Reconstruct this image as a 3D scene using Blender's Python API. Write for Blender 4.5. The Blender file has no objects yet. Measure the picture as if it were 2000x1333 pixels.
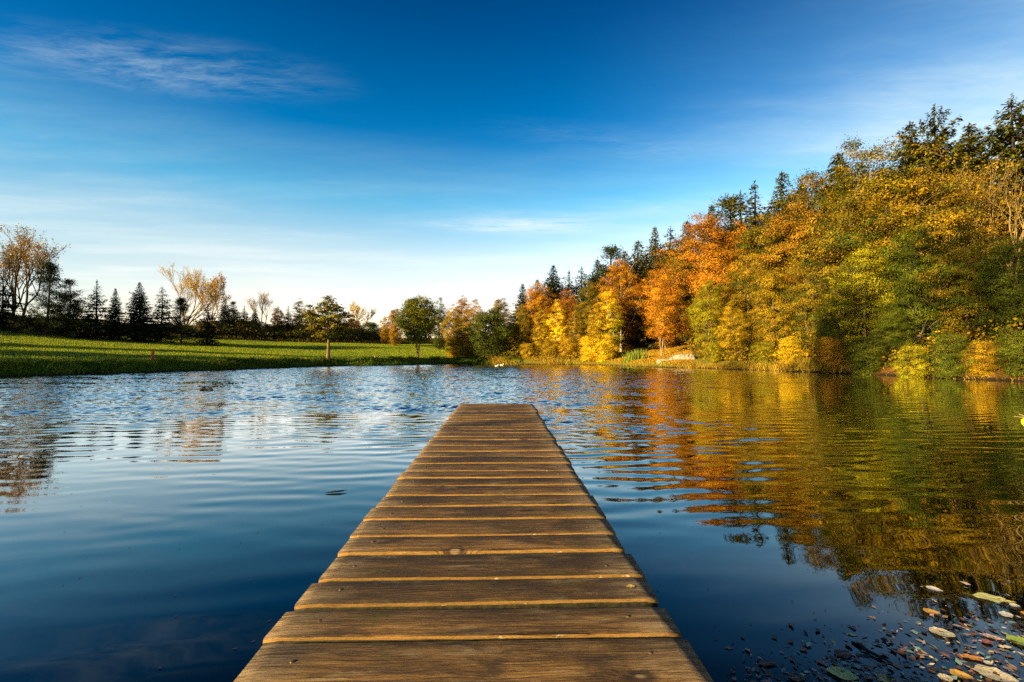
import bpy, math, random
import numpy as np
from mathutils import Vector

SC = bpy.context.scene
R = math.radians

# ------------------------------------------------------------------ camera, sky, sun, exposure
CAM_Z = 0.94                      # camera height over the water (m)
KS = 0.94 / 1.04                  # the survey below was taken for a camera 1.04 m up
HZ, FPX = 692.0, 890.0            # horizon row and focal length in pixels of the 2000 px wide photograph
cam = bpy.data.cameras.new('camera')
cam.sensor_width = 36.0
cam.lens = 36.0 * FPX / 2000.0
cam.clip_start, cam.clip_end = 0.02, 3000
cam_ob = bpy.data.objects.new('camera', cam)
SC.collection.objects.link(cam_ob)
cam_ob.location = (0, 0, CAM_Z)
cam_ob.rotation_euler = (R(90 + 1.64), 0, 0)
SC.camera = cam_ob

SUN_EL, SUN_AZ = R(16.0), R(56.0)     # azimuth measured leftwards from straight behind the camera
SUN = Vector((-math.sin(SUN_AZ) * math.cos(SUN_EL), -math.cos(SUN_AZ) * math.cos(SUN_EL), math.sin(SUN_EL)))
sl = bpy.data.lights.new('sun', 'SUN')
sl.energy, sl.angle, sl.color = 5.0, R(0.5), (1.0, 0.78, 0.40)
so = bpy.data.objects.new('sun', sl)
SC.collection.objects.link(so)
so.rotation_euler = SUN.to_track_quat('Z', 'Y').to_euler()
so.location = (-30, -20, 30)

SC.view_settings.view_transform = 'Standard'
SC.view_settings.look = 'None'
SC.view_settings.exposure = 1.5
SC.view_settings.gamma = 1.0
SC.cycles.max_bounces = 8
SC.cycles.diffuse_bounces = 3
SC.cycles.glossy_bounces = 3
SC.cycles.transmission_bounces = 4
SC.cycles.transparent_max_bounces = 8
SC.cycles.use_denoising = False
SC.cycles.sample_clamp_indirect = 6.0


class NT:
    """small helper to write node trees"""
    def __init__(s, tree):
        s.t = tree
        s.n = tree.nodes
        s.l = tree.links

    def add(s, kind, **kw):
        n = s.n.new(kind)
        for k, v in kw.items():
            setattr(n, k, v)
        return n

    def put(s, sock, v):
        if hasattr(v, 'is_output') or isinstance(v, bpy.types.NodeSocket):
            s.l.new(v, sock)
        else:
            if isinstance(v, (tuple, list)) and sock.type == 'RGBA' and len(v) == 3:
                v = (*v, 1.0)
            sock.default_value = v

    def math(s, op, a, b=0.0, c=0.0, clamp=False):
        n = s.add('ShaderNodeMath', operation=op, use_clamp=clamp)
        s.put(n.inputs[0], a)
        s.put(n.inputs[1], b)
        if len(n.inputs) > 2:
            s.put(n.inputs[2], c)
        return n.outputs[0]

    def ss(s, v, a, b, lo=0.0, hi=1.0):
        n = s.add('ShaderNodeMapRange', interpolation_type='SMOOTHSTEP')
        for i, x in enumerate((v, a, b, lo, hi)):
            s.put(n.inputs[i], x)
        return n.outputs[0]

    def lin(s, v, a, b, lo=0.0, hi=1.0):
        n = s.add('ShaderNodeMapRange')
        for i, x in enumerate((v, a, b, lo, hi)):
            s.put(n.inputs[i], x)
        return n.outputs[0]

    def mix(s, f, a, b, mode='MIX'):
        n = s.add('ShaderNodeMix', data_type='RGBA', blend_type=mode)
        s.put(n.inputs[0], f)
        s.put(n.inputs[6], a)
        s.put(n.inputs[7], b)
        return n.outputs[2]

    def ramp(s, v, stops, interp='LINEAR'):
        n = s.add('ShaderNodeValToRGB')
        cr = n.color_ramp
        cr.interpolation = interp
        while len(cr.elements) < len(stops):
            cr.elements.new(0.5)
        for e, (p, c) in zip(cr.elements, stops):
            e.position = p
            e.color = (*c, 1.0) if len(c) == 3 else c
        s.put(n.inputs[0], v)
        return n.outputs[0]

    def noise(s, vec, scale, detail=3.0, rough=0.55, dist=0.0, dims='3D'):
        n = s.add('ShaderNodeTexNoise', noise_dimensions=dims)
        if vec is not None:
            s.put(n.inputs['Vector'], vec)
        n.inputs['Scale'].default_value = scale
        n.inputs['Detail'].default_value = detail
        n.inputs['Roughness'].default_value = rough
        n.inputs['Distortion'].default_value = dist
        return n.outputs[0]

    def mapv(s, vec, scale=(1, 1, 1), rot=(0, 0, 0), loc=(0, 0, 0)):
        n = s.add('ShaderNodeMapping')
        s.put(n.inputs[0], vec)
        n.inputs['Location'].default_value = loc
        n.inputs['Rotation'].default_value = rot
        n.inputs['Scale'].default_value = scale
        return n.outputs[0]

    def xyz(s, vec):
        n = s.add('ShaderNodeSeparateXYZ')
        s.put(n.inputs[0], vec)
        return n.outputs

    def comb(s, x, y, z):
        n = s.add('ShaderNodeCombineXYZ')
        for i, v in enumerate((x, y, z)):
            s.put(n.inputs[i], v)
        return n.outputs[0]


def build_world():
    w = bpy.data.worlds.new('World')
    SC.world = w
    w.use_nodes = True
    t = NT(w.node_tree)
    t.n.clear()
    out = t.add('ShaderNodeOutputWorld')
    bg = t.add('ShaderNodeBackground')
    bg.inputs['Strength'].default_value = 0.10
    t.l.new(bg.outputs[0], out.inputs[0])
    sky = t.add('ShaderNodeTexSky', sky_type='NISHITA')
    sky.sun_disc = False
    sky.sun_elevation = SUN_EL
    sky.sun_rotation = math.atan2(SUN.x, SUN.y)
    sky.altitude = 300
    sky.air_density = 1.0
    sky.dust_density = 0.6
    sky.ozone_density = 2.5
    co = t.add('ShaderNodeTexCoord').outputs['Generated']
    x, y, z = t.xyz(co)
    zc = t.math('MAXIMUM', z, 0.0)
    # clear deep autumn blue overhead, pale towards the horizon
    tint = t.ramp(zc, [(0.0, (1.48, 0.96, 0.72)), (0.10, (1.60, 1.04, 0.80)), (0.20, (1.46, 1.14, 0.85)),
                       (0.31, (0.44, 0.93, 0.89)), (0.43, (0.0, 0.47, 0.70)), (0.60, (0.0, 0.235, 0.44)), (0.72, (0.0, 0.13, 0.27)), (1.0, (0.005, 0.10, 0.22))])
    col = t.mix(1.0, sky.outputs[0], tint, 'MULTIPLY')
    # cirrus on a high sheet: project the direction onto a plane overhead
    zz = t.math('MAXIMUM', z, 0.03)
    u = t.math('DIVIDE', x, zz)
    v = t.math('DIVIDE', y, zz)
    p = t.comb(u, v, 0.0)
    warp = t.noise(t.mapv(p, (1.2, 1.2, 1)), 1.0, 2.0)
    pw = t.add('ShaderNodeVectorMath', operation='ADD')
    t.put(pw.inputs[0], p)
    t.put(pw.inputs[1], t.comb(t.math('MULTIPLY', warp, 0.35), t.math('MULTIPLY', warp, 0.25), 0.0))
    pw = pw.outputs[0]
    fib = t.noise(t.mapv(pw, (2.3, 7.5, 1), (0, 0, R(-13))), 1.0, 9.0, 0.72, 0.25)
    thin = t.noise(t.mapv(pw, (9.0, 34.0, 1), (0, 0, R(-20))), 1.0, 7.0, 0.7)
    fib = t.math('ADD', t.math('MULTIPLY', fib, 0.68), t.math('MULTIPLY', thin, 0.32))
    fib2 = t.noise(t.mapv(pw, (0.5, 1.6, 1), (0, 0, R(10)), (3, 1, 0)), 1.0, 5.0, 0.6)

    def blob(cu, cv, ru, rv, rot):
        m = t.mapv(p, (1, 1, 1), (0, 0, 0), (-cu, -cv, 0))
        m = t.mapv(m, (1, 1, 1), (0, 0, rot))
        m = t.mapv(m, (1 / ru, 1 / rv, 1))
        ln = t.add('ShaderNodeVectorMath', operation='LENGTH')
        t.put(ln.inputs[0], m)
        return t.ss(ln.outputs[1], 1.0, 0.0)
    b1 = blob(-1.25, 1.56, 0.80, 0.25, R(-9))
    w1 = t.math('MULTIPLY', b1, t.ss(fib, 0.38, 0.70))
    b2 = blob(0.10, 3.50, 0.95, 0.46, 0)
    w2 = t.math('MULTIPLY', b2, t.ss(fib, 0.30, 0.68))
    b3 = blob(0.55, 2.15, 0.9, 0.2, R(-16))
    w3 = t.math('MULTIPLY', b3, t.ss(fib, 0.36, 0.75))
    veil = t.math('MULTIPLY', t.ss(fib2, 0.38, 0.75), t.lin(thin, 0.3, 0.7, 0.75, 1.25))
    right = t.ss(t.math('DIVIDE', x, t.math('MAXIMUM', y, 0.05)), 0.05, 1.15)
    left = t.ss(t.math('DIVIDE', x, t.math('MAXIMUM', y, 0.05)), -0.45, -1.2)
    low = t.ss(zc, 0.50, 0.12)
    amt = t.math('MULTIPLY', w1, 0.36)
    amt = t.math('ADD', amt, t.math('MULTIPLY', w2, 0.62))
    amt = t.math('ADD', amt, t.math('MULTIPLY', w3, 0.12))
    amt = t.math('ADD', amt, t.math('MULTIPLY', t.math('MULTIPLY', veil, low), 0.30))
    low2 = t.ss(zc, 0.66, 0.26)
    amt = t.math('ADD', amt, t.math('MULTIPLY', t.math('MULTIPLY', right, low2), t.math('MULTIPLY_ADD', veil, 0.40, 0.33)))
    amt = t.math('MINIMUM', amt, 0.9)
    cl = t.mix(t.ss(zc, 0.1, 0.5), (4.6, 4.4, 4.05), (2.7, 3.35, 3.45))
    col = t.mix(t.math('MULTIPLY', left, 0.8), col, t.mix(1.0, col, (0.58, 0.76, 0.84), 'MULTIPLY'))
    col = t.mix(amt, col, cl)
    t.put(bg.inputs['Color'], col)


build_world()

# ------------------------------------------------------------------ helpers
rng = np.random.default_rng(7)


def tag(o, label=None, cat=None, group=None, kind=None):
    if label:
        o['label'] = label
    if cat:
        o['category'] = cat
    if group:
        o['group'] = group
    if kind:
        o['kind'] = kind
    return o


def make_mesh(name, verts, faces, mats=(), attrs=None, smooth=False, fmat=None):
    """verts (N,3); faces: (M,k) array, or list of such arrays"""
    me = bpy.data.meshes.new(name)
    verts = np.asarray(verts, dtype=np.float32)
    fl = faces if isinstance(faces, list) else [faces]
    fl = [np.asarray(f, dtype=np.int32) for f in fl if len(f)]
    me.vertices.add(len(verts))
    me.vertices.foreach_set('co', verts.ravel())
    nl = sum(f.size for f in fl)
    npoly = sum(len(f) for f in fl)
    me.loops.add(nl)
    me.loops.foreach_set('vertex_index', np.concatenate([f.ravel() for f in fl]))
    me.polygons.add(npoly)
    tot = np.concatenate([np.full(len(f), f.shape[1], dtype=np.int32) for f in fl])
    st = np.concatenate([[0], np.cumsum(tot)[:-1]]).astype(np.int32)
    me.polygons.foreach_set('loop_start', st)
    me.polygons.foreach_set('loop_total', tot)
    if smooth:
        me.polygons.foreach_set('use_smooth', np.ones(npoly, dtype=bool))
    if fmat is not None:
        me.polygons.foreach_set('material_index', np.asarray(fmat, dtype=np.int32))
    for k, a in (attrs or {}).items():
        at = me.attributes.new(k, 'FLOAT', 'FACE')
        at.data.foreach_set('value', np.asarray(a, dtype=np.float32))
    for m in mats:
        me.materials.append(m)
    me.update(calc_edges=True)
    return me


def obj(name, me, parent=None, loc=(0, 0, 0), color=None):
    o = bpy.data.objects.new(name, me)
    SC.collection.objects.link(o)
    o.location = loc
    if parent is not None:
        o.parent = parent
    if color is not None:
        o.color = color
    return o


def empty(name, loc, rz=0.0, scale=1.0):
    e = bpy.data.objects.new(name, None)
    SC.collection.objects.link(e)
    e.location = loc
    e.rotation_euler = (0, 0, rz)
    e.scale = scale if hasattr(scale, '__len__') else (scale,) * 3
    e.empty_display_size = 0.3
    return e


def unit(a):
    return a / np.maximum(np.linalg.norm(a, axis=-1, keepdims=True), 1e-9)


class Tubes:
    """collects tapering limbs into one mesh"""
    def __init__(s):
        s.v, s.f, s.n = [], [], 0

    def add(s, pts, rad, sides=5):
        pts = np.asarray(pts, float)
        rad = np.asarray(rad, float)
        k = len(pts)
        tg = np.gradient(pts, axis=0)
        tg = unit(tg)
        ref = np.array([0.31, 0.95, 0.05])
        a = unit(np.cross(tg, ref))
        b = np.cross(tg, a)
        th = np.linspace(0, 2 * np.pi, sides, endpoint=False)
        ring = pts[:, None, :] + rad[:, None, None] * (np.cos(th)[None, :, None] * a[:, None, :] + np.sin(th)[None, :, None] * b[:, None, :])
        s.v.append(ring.reshape(-1, 3))
        i, j = np.meshgrid(np.arange(k - 1), np.arange(sides), indexing='ij')
        j2 = (j + 1) % sides
        q = np.stack([i * sides + j, i * sides + j2, (i + 1) * sides + j2, (i + 1) * sides + j], -1).reshape(-1, 4)
        s.f.append(q + s.n)
        s.n += k * sides

    def mesh(s, name, mats, smooth=True):
        return make_mesh(name, np.concatenate(s.v), np.concatenate(s.f), mats, smooth=smooth)


def leaf_quads(c, nrm, ln, wd, rs, axis=None):
    """diamond-shaped leaf faces at centres c facing nrm"""
    n = len(c)
    nrm = unit(nrm)
    if axis is None:
        axis = rs.normal(size=(n, 3))
    u = unit(axis - nrm * np.sum(axis * nrm, 1, keepdims=True))
    v = np.cross(nrm, u)
    ln = np.broadcast_to(np.asarray(ln, float).reshape(-1, 1), (n, 1))
    wd = np.broadcast_to(np.asarray(wd, float).reshape(-1, 1), (n, 1))
    p = np.stack([c - u * ln * .5, c + v * wd * .5 - u * ln * .08, c + u * ln * .5, c - v * wd * .5 - u * ln * .08], 1)
    return p.reshape(-1, 3), np.arange(4 * n).reshape(-1, 4)


# ------------------------------------------------------------------ materials
def new_mat(name):
    m = bpy.data.materials.new(name)
    m.use_nodes = True
    t = NT(m.node_tree)
    t.n.clear()
    out = t.add('ShaderNodeOutputMaterial')
    return m, t, out


def principled(t, out, col, rough=0.7, spec=0.3, normal=None):
    b = t.add('ShaderNodeBsdfPrincipled')
    t.put(b.inputs['Base Color'], col)
    t.put(b.inputs['Roughness'], rough)
    b.inputs['Specular IOR Level'].default_value = spec
    if normal is not None:
        t.put(b.inputs['Normal'], normal)
    if out is not None:
        t.l.new(b.outputs[0], out.inputs[0])
    return b.outputs[0]


def bump(t, h, strength=1.0, dist=0.02):
    n = t.add('ShaderNodeBump')
    n.inputs['Strength'].default_value = strength
    n.inputs['Distance'].default_value = dist
    t.put(n.inputs['Height'], h)
    return n.outputs[0]


def plain_mat(name, c1, c2, scale=8.0, rough=.8, bmp=.02, spec=.3):
    m, t, out = new_mat(name)
    co = t.add('ShaderNodeTexCoord').outputs['Object']
    n = t.noise(co, scale, 5, .65)
    principled(t, out, t.mix(t.ss(n, .35, .7), c1, c2), rough, spec, bump(t, n, .8, bmp))
    return m


def leaf_material(name, trans=0.3, second=(0.045, 0.075, 0.008), var=0.55):
    m, t, out = new_mat(name)
    oi = t.add('ShaderNodeObjectInfo')
    a1 = t.add('ShaderNodeAttribute', attribute_name='rnd').outputs['Fac']
    a2 = t.add('ShaderNodeAttribute', attribute_name='clu').outputs['Fac']
    # alpha of the object colour says how many of the leaf sprays are still green
    g = t.math('MULTIPLY_ADD', a2, 0.7, t.math('MULTIPLY', a1, 0.3))
    f = t.ss(t.math('SUBTRACT', oi.outputs['Alpha'], g), -0.12, 0.12)
    c = t.mix(f, oi.outputs['Color'], second)
    hs = t.add('ShaderNodeHueSaturation')
    t.put(hs.inputs['Hue'], t.lin(t.math('ADD', t.math('MULTIPLY', a2, .6), t.math('MULTIPLY', a1, .4)), 0, 1, 0.478, 0.522))
    hs.inputs['Saturation'].default_value = 1.0
    t.put(hs.inputs['Value'], t.math('MULTIPLY', t.lin(a1, 0, 1, 1 - var, 1 + var), t.lin(t.math('FRACT', t.math('MULTIPLY', a2, 7.31)), 0, 1, .55, 1.35)))
    t.put(hs.inputs['Color'], c)
    b = principled(t, None, hs.outputs[0], 0.7, 0.08)
    tr = t.add('ShaderNodeBsdfTranslucent')
    t.put(tr.inputs[0], hs.outputs[0])
    mx = t.add('ShaderNodeMixShader')
    mx.inputs[0].default_value = trans
    t.l.new(b, mx.inputs[1])
    t.l.new(tr.outputs[0], mx.inputs[2])
    t.l.new(mx.outputs[0], out.inputs[0])
    return m


def bark_material():
    m, t, out = new_mat('bark')
    oi = t.add('ShaderNodeObjectInfo')
    co = t.add('ShaderNodeTexCoord').outputs['Object']
    n = t.noise(t.mapv(co, (9, 9, 1.6)), 1.0, 5, 0.65)
    c = t.mix(t.ss(n, 0.35, 0.7), t.mix(1.0, oi.outputs['Color'], (0.45, 0.42, 0.40), 'MULTIPLY'), oi.outputs['Color'])
    principled(t, out, c, 0.85, 0.2, bump(t, n, 0.6, 0.03))
    return m


M_LEAF = leaf_material('broad_leaves', 0.17, second=(0.060, 0.080, 0.006), var=.42)
M_NEEDLE = leaf_material('needles', 0.12, second=(0.05, 0.035, 0.008), var=0.45)
M_BARK = bark_material()


def ground_material():
    m, t, out = new_mat('meadow_and_woodland_floor')
    co = t.add('ShaderNodeTexCoord').outputs['Object']
    x, y, z = t.xyz(co)
    n1 = t.noise(co, 0.25, 4, 0.6)
    n2 = t.noise(co, 3.0, 5, 0.7)
    n3 = t.noise(t.mapv(co, (14, 14, 14)), 1.0, 4, 0.75)
    g = t.ramp(n2, [(0.25, (0.030, 0.070, 0.004)), (0.5, (0.060, 0.125, 0.006)), (0.8, (0.115, 0.170, 0.010))])
    g = t.mix(t.math('MULTIPLY', t.ss(n1, 0.45, 0.7), 0.4), g, (0.14, 0.165, 0.012))
    g = t.mix(t.ss(n3, 0.35, 0.75, 0, 0.6), g, (0.025, 0.05, 0.005))
    litter = t.ramp(t.noise(co, 7.0, 5, 0.7), [(0.3, (0.05, 0.025, 0.008)), (0.5, (0.17, 0.075, 0.015)), (0.72, (0.28, 0.15, 0.03))])
    wild = t.ramp(t.noise(co, 2.2, 5, 0.7), [(0.3, (0.025, 0.03, 0.008)), (0.5, (0.07, 0.05, 0.018)), (0.75, (0.13, 0.085, 0.03))])
    # woodland floor to the right, rough herbs on the raised field edge
    side = t.ss(t.math('ADD', x, t.math('MULTIPLY', n1, 6.0)), -1.0, 7.0)
    high = t.ss(t.math('ADD', z, t.math('MULTIPLY', t.math('SUBTRACT', n1, 0.5), 1.2)), 2.4, 3.0)
    c = t.mix(high, g, wild)
    c = t.mix(side, c, litter)
    # orange fallen leaves thin out downhill in the clearing: grass near the water
    grassy = t.math('MULTIPLY', side, t.ss(t.math('ADD', z, t.math('MULTIPLY', n2, 0.5)), 1.35, 0.75))
    grassy = t.math('MULTIPLY', grassy, t.ss(x, 15.8, 14.2))
    c = t.mix(t.math('MULTIPLY', grassy, 0.85), c, t.ramp(n2, [(0.3, (0.13, 0.15, 0.012)), (0.7, (0.26, 0.22, 0.02))]))
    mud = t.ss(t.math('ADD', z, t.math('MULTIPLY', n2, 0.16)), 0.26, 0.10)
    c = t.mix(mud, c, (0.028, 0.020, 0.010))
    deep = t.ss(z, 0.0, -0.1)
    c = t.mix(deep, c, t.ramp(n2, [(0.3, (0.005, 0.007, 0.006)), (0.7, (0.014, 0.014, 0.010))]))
    h = t.math('ADD', t.math('MULTIPLY', n3, 0.6), n2)
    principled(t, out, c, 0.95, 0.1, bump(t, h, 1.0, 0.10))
    return m


def water_material():
    m, t, out = new_mat('pond_water')
    co = t.add('ShaderNodeTexCoord').outputs['Object']
    x, y, z = t.xyz(co)
    # only the finest wrinkles live here: the waves themselves are modelled in the surface
    chop = t.add('ShaderNodeAttribute', attribute_name='chop').outputs['Fac']
    b = t.noise(t.mapv(co, (8.0, 15.0, 1), (0, 0, R(-9))), 1.0, 2, 0.6, 0.3)
    nb = bump(t, t.math('MULTIPLY', t.math('MULTIPLY', b, chop), 0.006), 1.0, 1.0)
    fr = t.add('ShaderNodeFresnel')
    fr.inputs['IOR'].default_value = 1.36
    t.l.new(nb, fr.inputs['Normal'])
    gl = t.add('ShaderNodeBsdfGlossy')
    gl.inputs['Roughness'].default_value = 0.02
    gl.inputs['Color'].default_value = (0.98, 0.98, 0.98, 1)
    t.l.new(nb, gl.inputs['Normal'])
    tr = t.add('ShaderNodeBsdfTransparent')
    tr.inputs[0].default_value = (0.42, 0.50, 0.46, 1)
    mx = t.add('ShaderNodeMixShader')
    t.put(mx.inputs[0], t.math('MINIMUM', t.math('MULTIPLY_ADD', fr.outputs[0], 2.25, -0.07), 0.97))
    t.l.new(tr.outputs[0], mx.inputs[1])
    t.l.new(gl.outputs[0], mx.inputs[2])
    t.l.new(mx.outputs[0], out.inputs[0])
    return m


# ------------------------------------------------------------------ terrain: pond basin, meadow, wooded hill
SHORE = [(-23.1, 20.6), (-21.6, 22.6), (-20.3, 25.7), (-18.5, 29.9), (-15.6, 38.6), (-12.4, 41.0), (-9.4, 44.0), (-5.5, 47.5), (-2, 45.5), (3, 44), (8, 41.5),
         (11.2, 34.6), (13.4, 33.0), (15.1, 29.9), (16.6, 26.4), (17.8, 22.6), (18.4, 19.3), (19.3, 17.1), (19.6, 11), (16, 5), (9, 0.6), (4, -1.0),
         (0, -2.2), (-8, -3), (-20, -4), (-28, 2), (-28.5, 9), (-26, 15.5)]


def smooth_loop(pts, n=8):
    p = np.array(pts, float)
    k = len(p)
    o = []
    for i in range(k):
        p0, p1, p2, p3 = p[(i - 1) % k], p[i], p[(i + 1) % k], p[(i + 2) % k]
        for s in np.linspace(0, 1, n, endpoint=False):
            o.append(.5 * ((2 * p1) + (-p0 + p2) * s + (2 * p0 - 5 * p1 + 4 * p2 - p3) * s * s + (-p0 + 3 * p1 - 3 * p2 + p3) * s ** 3))
    return np.array(o)


LOOP = smooth_loop(SHORE) * KS
_r = np.random.default_rng(3)
LOOP += np.stack([np.convolve(_r.normal(size=len(LOOP) + 4), np.ones(5) / 5, 'valid') for _ in range(2)], 1) * 0.22


def sdist(P):
    """signed distance to the shore, positive on land"""
    P = np.atleast_2d(P)
    A = LOOP
    B = np.roll(LOOP, -1, 0)
    best = np.full(len(P), 1e9)
    inside = np.zeros(len(P), bool)
    for a, b in zip(A, B):
        ab = b - a
        tt = np.clip(((P - a) @ ab) / (ab @ ab), 0, 1)
        q = a + tt[:, None] * ab
        best = np.minimum(best, np.hypot(P[:, 0] - q[:, 0], P[:, 1] - q[:, 1]))
        cond = (a[1] > P[:, 1]) != (b[1] > P[:, 1])
        with np.errstate(divide='ignore', invalid='ignore'):
            xi = (b[0] - a[0]) * (P[:, 1] - a[1]) / (b[1] - a[1] + 1e-12) + a[0]
        inside ^= cond & (P[:, 0] < xi)
    return np.where(inside, -best, best)


def sst(v, a, b):
    s = np.clip((v - a) / (b - a), 0, 1)
    return s * s * (3 - 2 * s)


def height(P):
    P = np.atleast_2d(np.asarray(P, float))
    x, y = P[:, 0], P[:, 1]
    d = sdist(P)
    w = sst(x, -7, 7)
    dl = np.maximum(d, 0)
    und = 0.05 * np.sin(x * .31 + 1.3) * np.sin(y * .23 + .4) + 0.03 * np.sin(x * .8 + y * .37) * np.sin(y * .51)
    left = 0.42 * sst(dl, 0, 1.1) + 0.081 * np.minimum(dl, 26) + und * sst(dl, .5, 4)
    left += .6 * sst(dl, 25, 32) + .8 * sst(-x, 22, 42) * sst(dl, 18, 30)
    rr = 0.28 * sst(dl, 0, 1.0) + 0.16 * np.minimum(dl, 8) + 0.24 * np.clip(dl - 8, 0, 24) + und * .5 * sst(dl, .5, 4)
    far = sst(np.hypot(x, y), 120, 260)
    z = left * (1 - w) + rr * w
    z = z * (1 - far) + 3.2 * far
    di = np.maximum(-d, 0)
    return np.where(d > 0, z, -0.02 - np.minimum(1.3, 0.22 * di) - .06 * sst(di, 0, .4))


def build_ground():
    def axis(lo, hi, step, out):
        fine = np.arange(lo, hi + 1e-6, step)
        up = hi + np.cumsum(step * 1.22 ** np.arange(1, 34))
        dn = lo - np.cumsum(step * 1.22 ** np.arange(1, 34))
        a = np.concatenate([dn[::-1], fine, up])
        return a[(a > -out) & (a < out)]
    xs = axis(-46, 36, 0.4, 1200)
    ys = axis(-6, 72, 0.4, 1200)
    X, Y = np.meshgrid(xs, ys, indexing='ij')
    P = np.stack([X.ravel(), Y.ravel()], 1)
    Z = height(P)
    nx, ny = len(xs), len(ys)
    i, j = np.meshgrid(np.arange(nx - 1), np.arange(ny - 1), indexing='ij')
    f = np.stack([i * ny + j, (i + 1) * ny + j, (i + 1) * ny + j + 1, i * ny + j + 1], -1).reshape(-1, 4)
    me = make_mesh('ground', np.column_stack([P, Z]), f, [ground_material()], smooth=True)
    tag(obj('ground', me), kind='structure')


def wave_field(shape, step, lam, spread, power, ang, seed):
    """random wave heights with wavelength lam (m) travelling about the y axis, scaled to unit slope"""
    rs = np.random.default_rng(seed)
    kx = np.fft.fftfreq(shape[0], step[0])[:, None]
    ky = np.fft.fftfreq(shape[1], step[1])[None, :]
    k = np.hypot(kx, ky) + 1e-9
    dirc = np.abs((kx * math.sin(ang) + ky * math.cos(ang)) / k) ** power
    amp = np.exp(-(np.log(k * lam) / spread) ** 2) * dirc / k
    F = np.fft.fft2(rs.normal(size=shape)) * amp
    h = np.real(np.fft.ifft2(F))
    gy = np.gradient(h, step[1], axis=1)
    return h / gy.std()


def build_water():
    sx, sy = 0.06, 0.035
    xs = np.arange(-33, 22.01, sx)
    ys = np.arange(-4, 49.01, sy)
    X, Y = np.meshgrid(xs, ys, indexing='ij')
    sh = X.shape
    big = wave_field(sh, (sx, sy), 9.0, .5, 0, 0, 5)
    big /= big.std()
    fine = wave_field(sh, (sx, sy), 2.5, .5, 2, 0, 6)
    fine /= fine.std()
    # a breeze ruffles the open middle; the lee of the wooded shore and the near water stay calm
    dd = Y - (4.9 + .90 * np.maximum(X, 0)) + 1.0 * big + .5 * fine
    chop = sst(dd, -1.0, 4.0) * (1 - .72 * sst(X - .12 * Y, 4, 10)) * (.85 + .22 * np.clip(fine, -2, 2))
    mid = sst(Y + .5 * big, 1.8, 6.0)
    Z = .125 * wave_field(sh, (sx, sy), .20, .50, 1.0, R(8), 1) * chop
    Z += (.006 + .042 * mid * (1 - .68 * sst(X, 2.5, 9))) * wave_field(sh, (sx, sy), .24, .42, 11, R(-6), 2) * (.75 + .35 * np.clip(big, -1.5, 1.5)) * (1 - .5 * chop)
    Z += (.001 + .004 * mid) * wave_field(sh, (sx, sy), .6, .4, 16, R(5), 3)
    P = np.stack([X.ravel(), Y.ravel(), Z.ravel()], 1)
    nx, ny = sh
    i, j = np.meshgrid(np.arange(nx - 1), np.arange(ny - 1), indexing='ij')
    f = np.stack([i * ny + j, (i + 1) * ny + j, (i + 1) * ny + j + 1, i * ny + j + 1], -1).reshape(-1, 4)
    me = make_mesh('water', P, f, [water_material()], smooth=True)
    at_ = me.attributes.new('chop', 'FLOAT', 'POINT')
    at_.data.foreach_set('value', chop.ravel().astype(np.float32))
    tag(obj('water', me), kind='structure')


build_ground()
build_water()


def at(px, depth):
    """ground point seen in the column px of the photograph at a depth in metres"""
    depth *= KS
    x = (px - 1000) / FPX * depth
    return x, depth, float(height([(x, depth)])[0])


def at_water(px, py):
    d = FPX * CAM_Z / (py - HZ)
    return (px - 1000) / FPX * d, d


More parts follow.
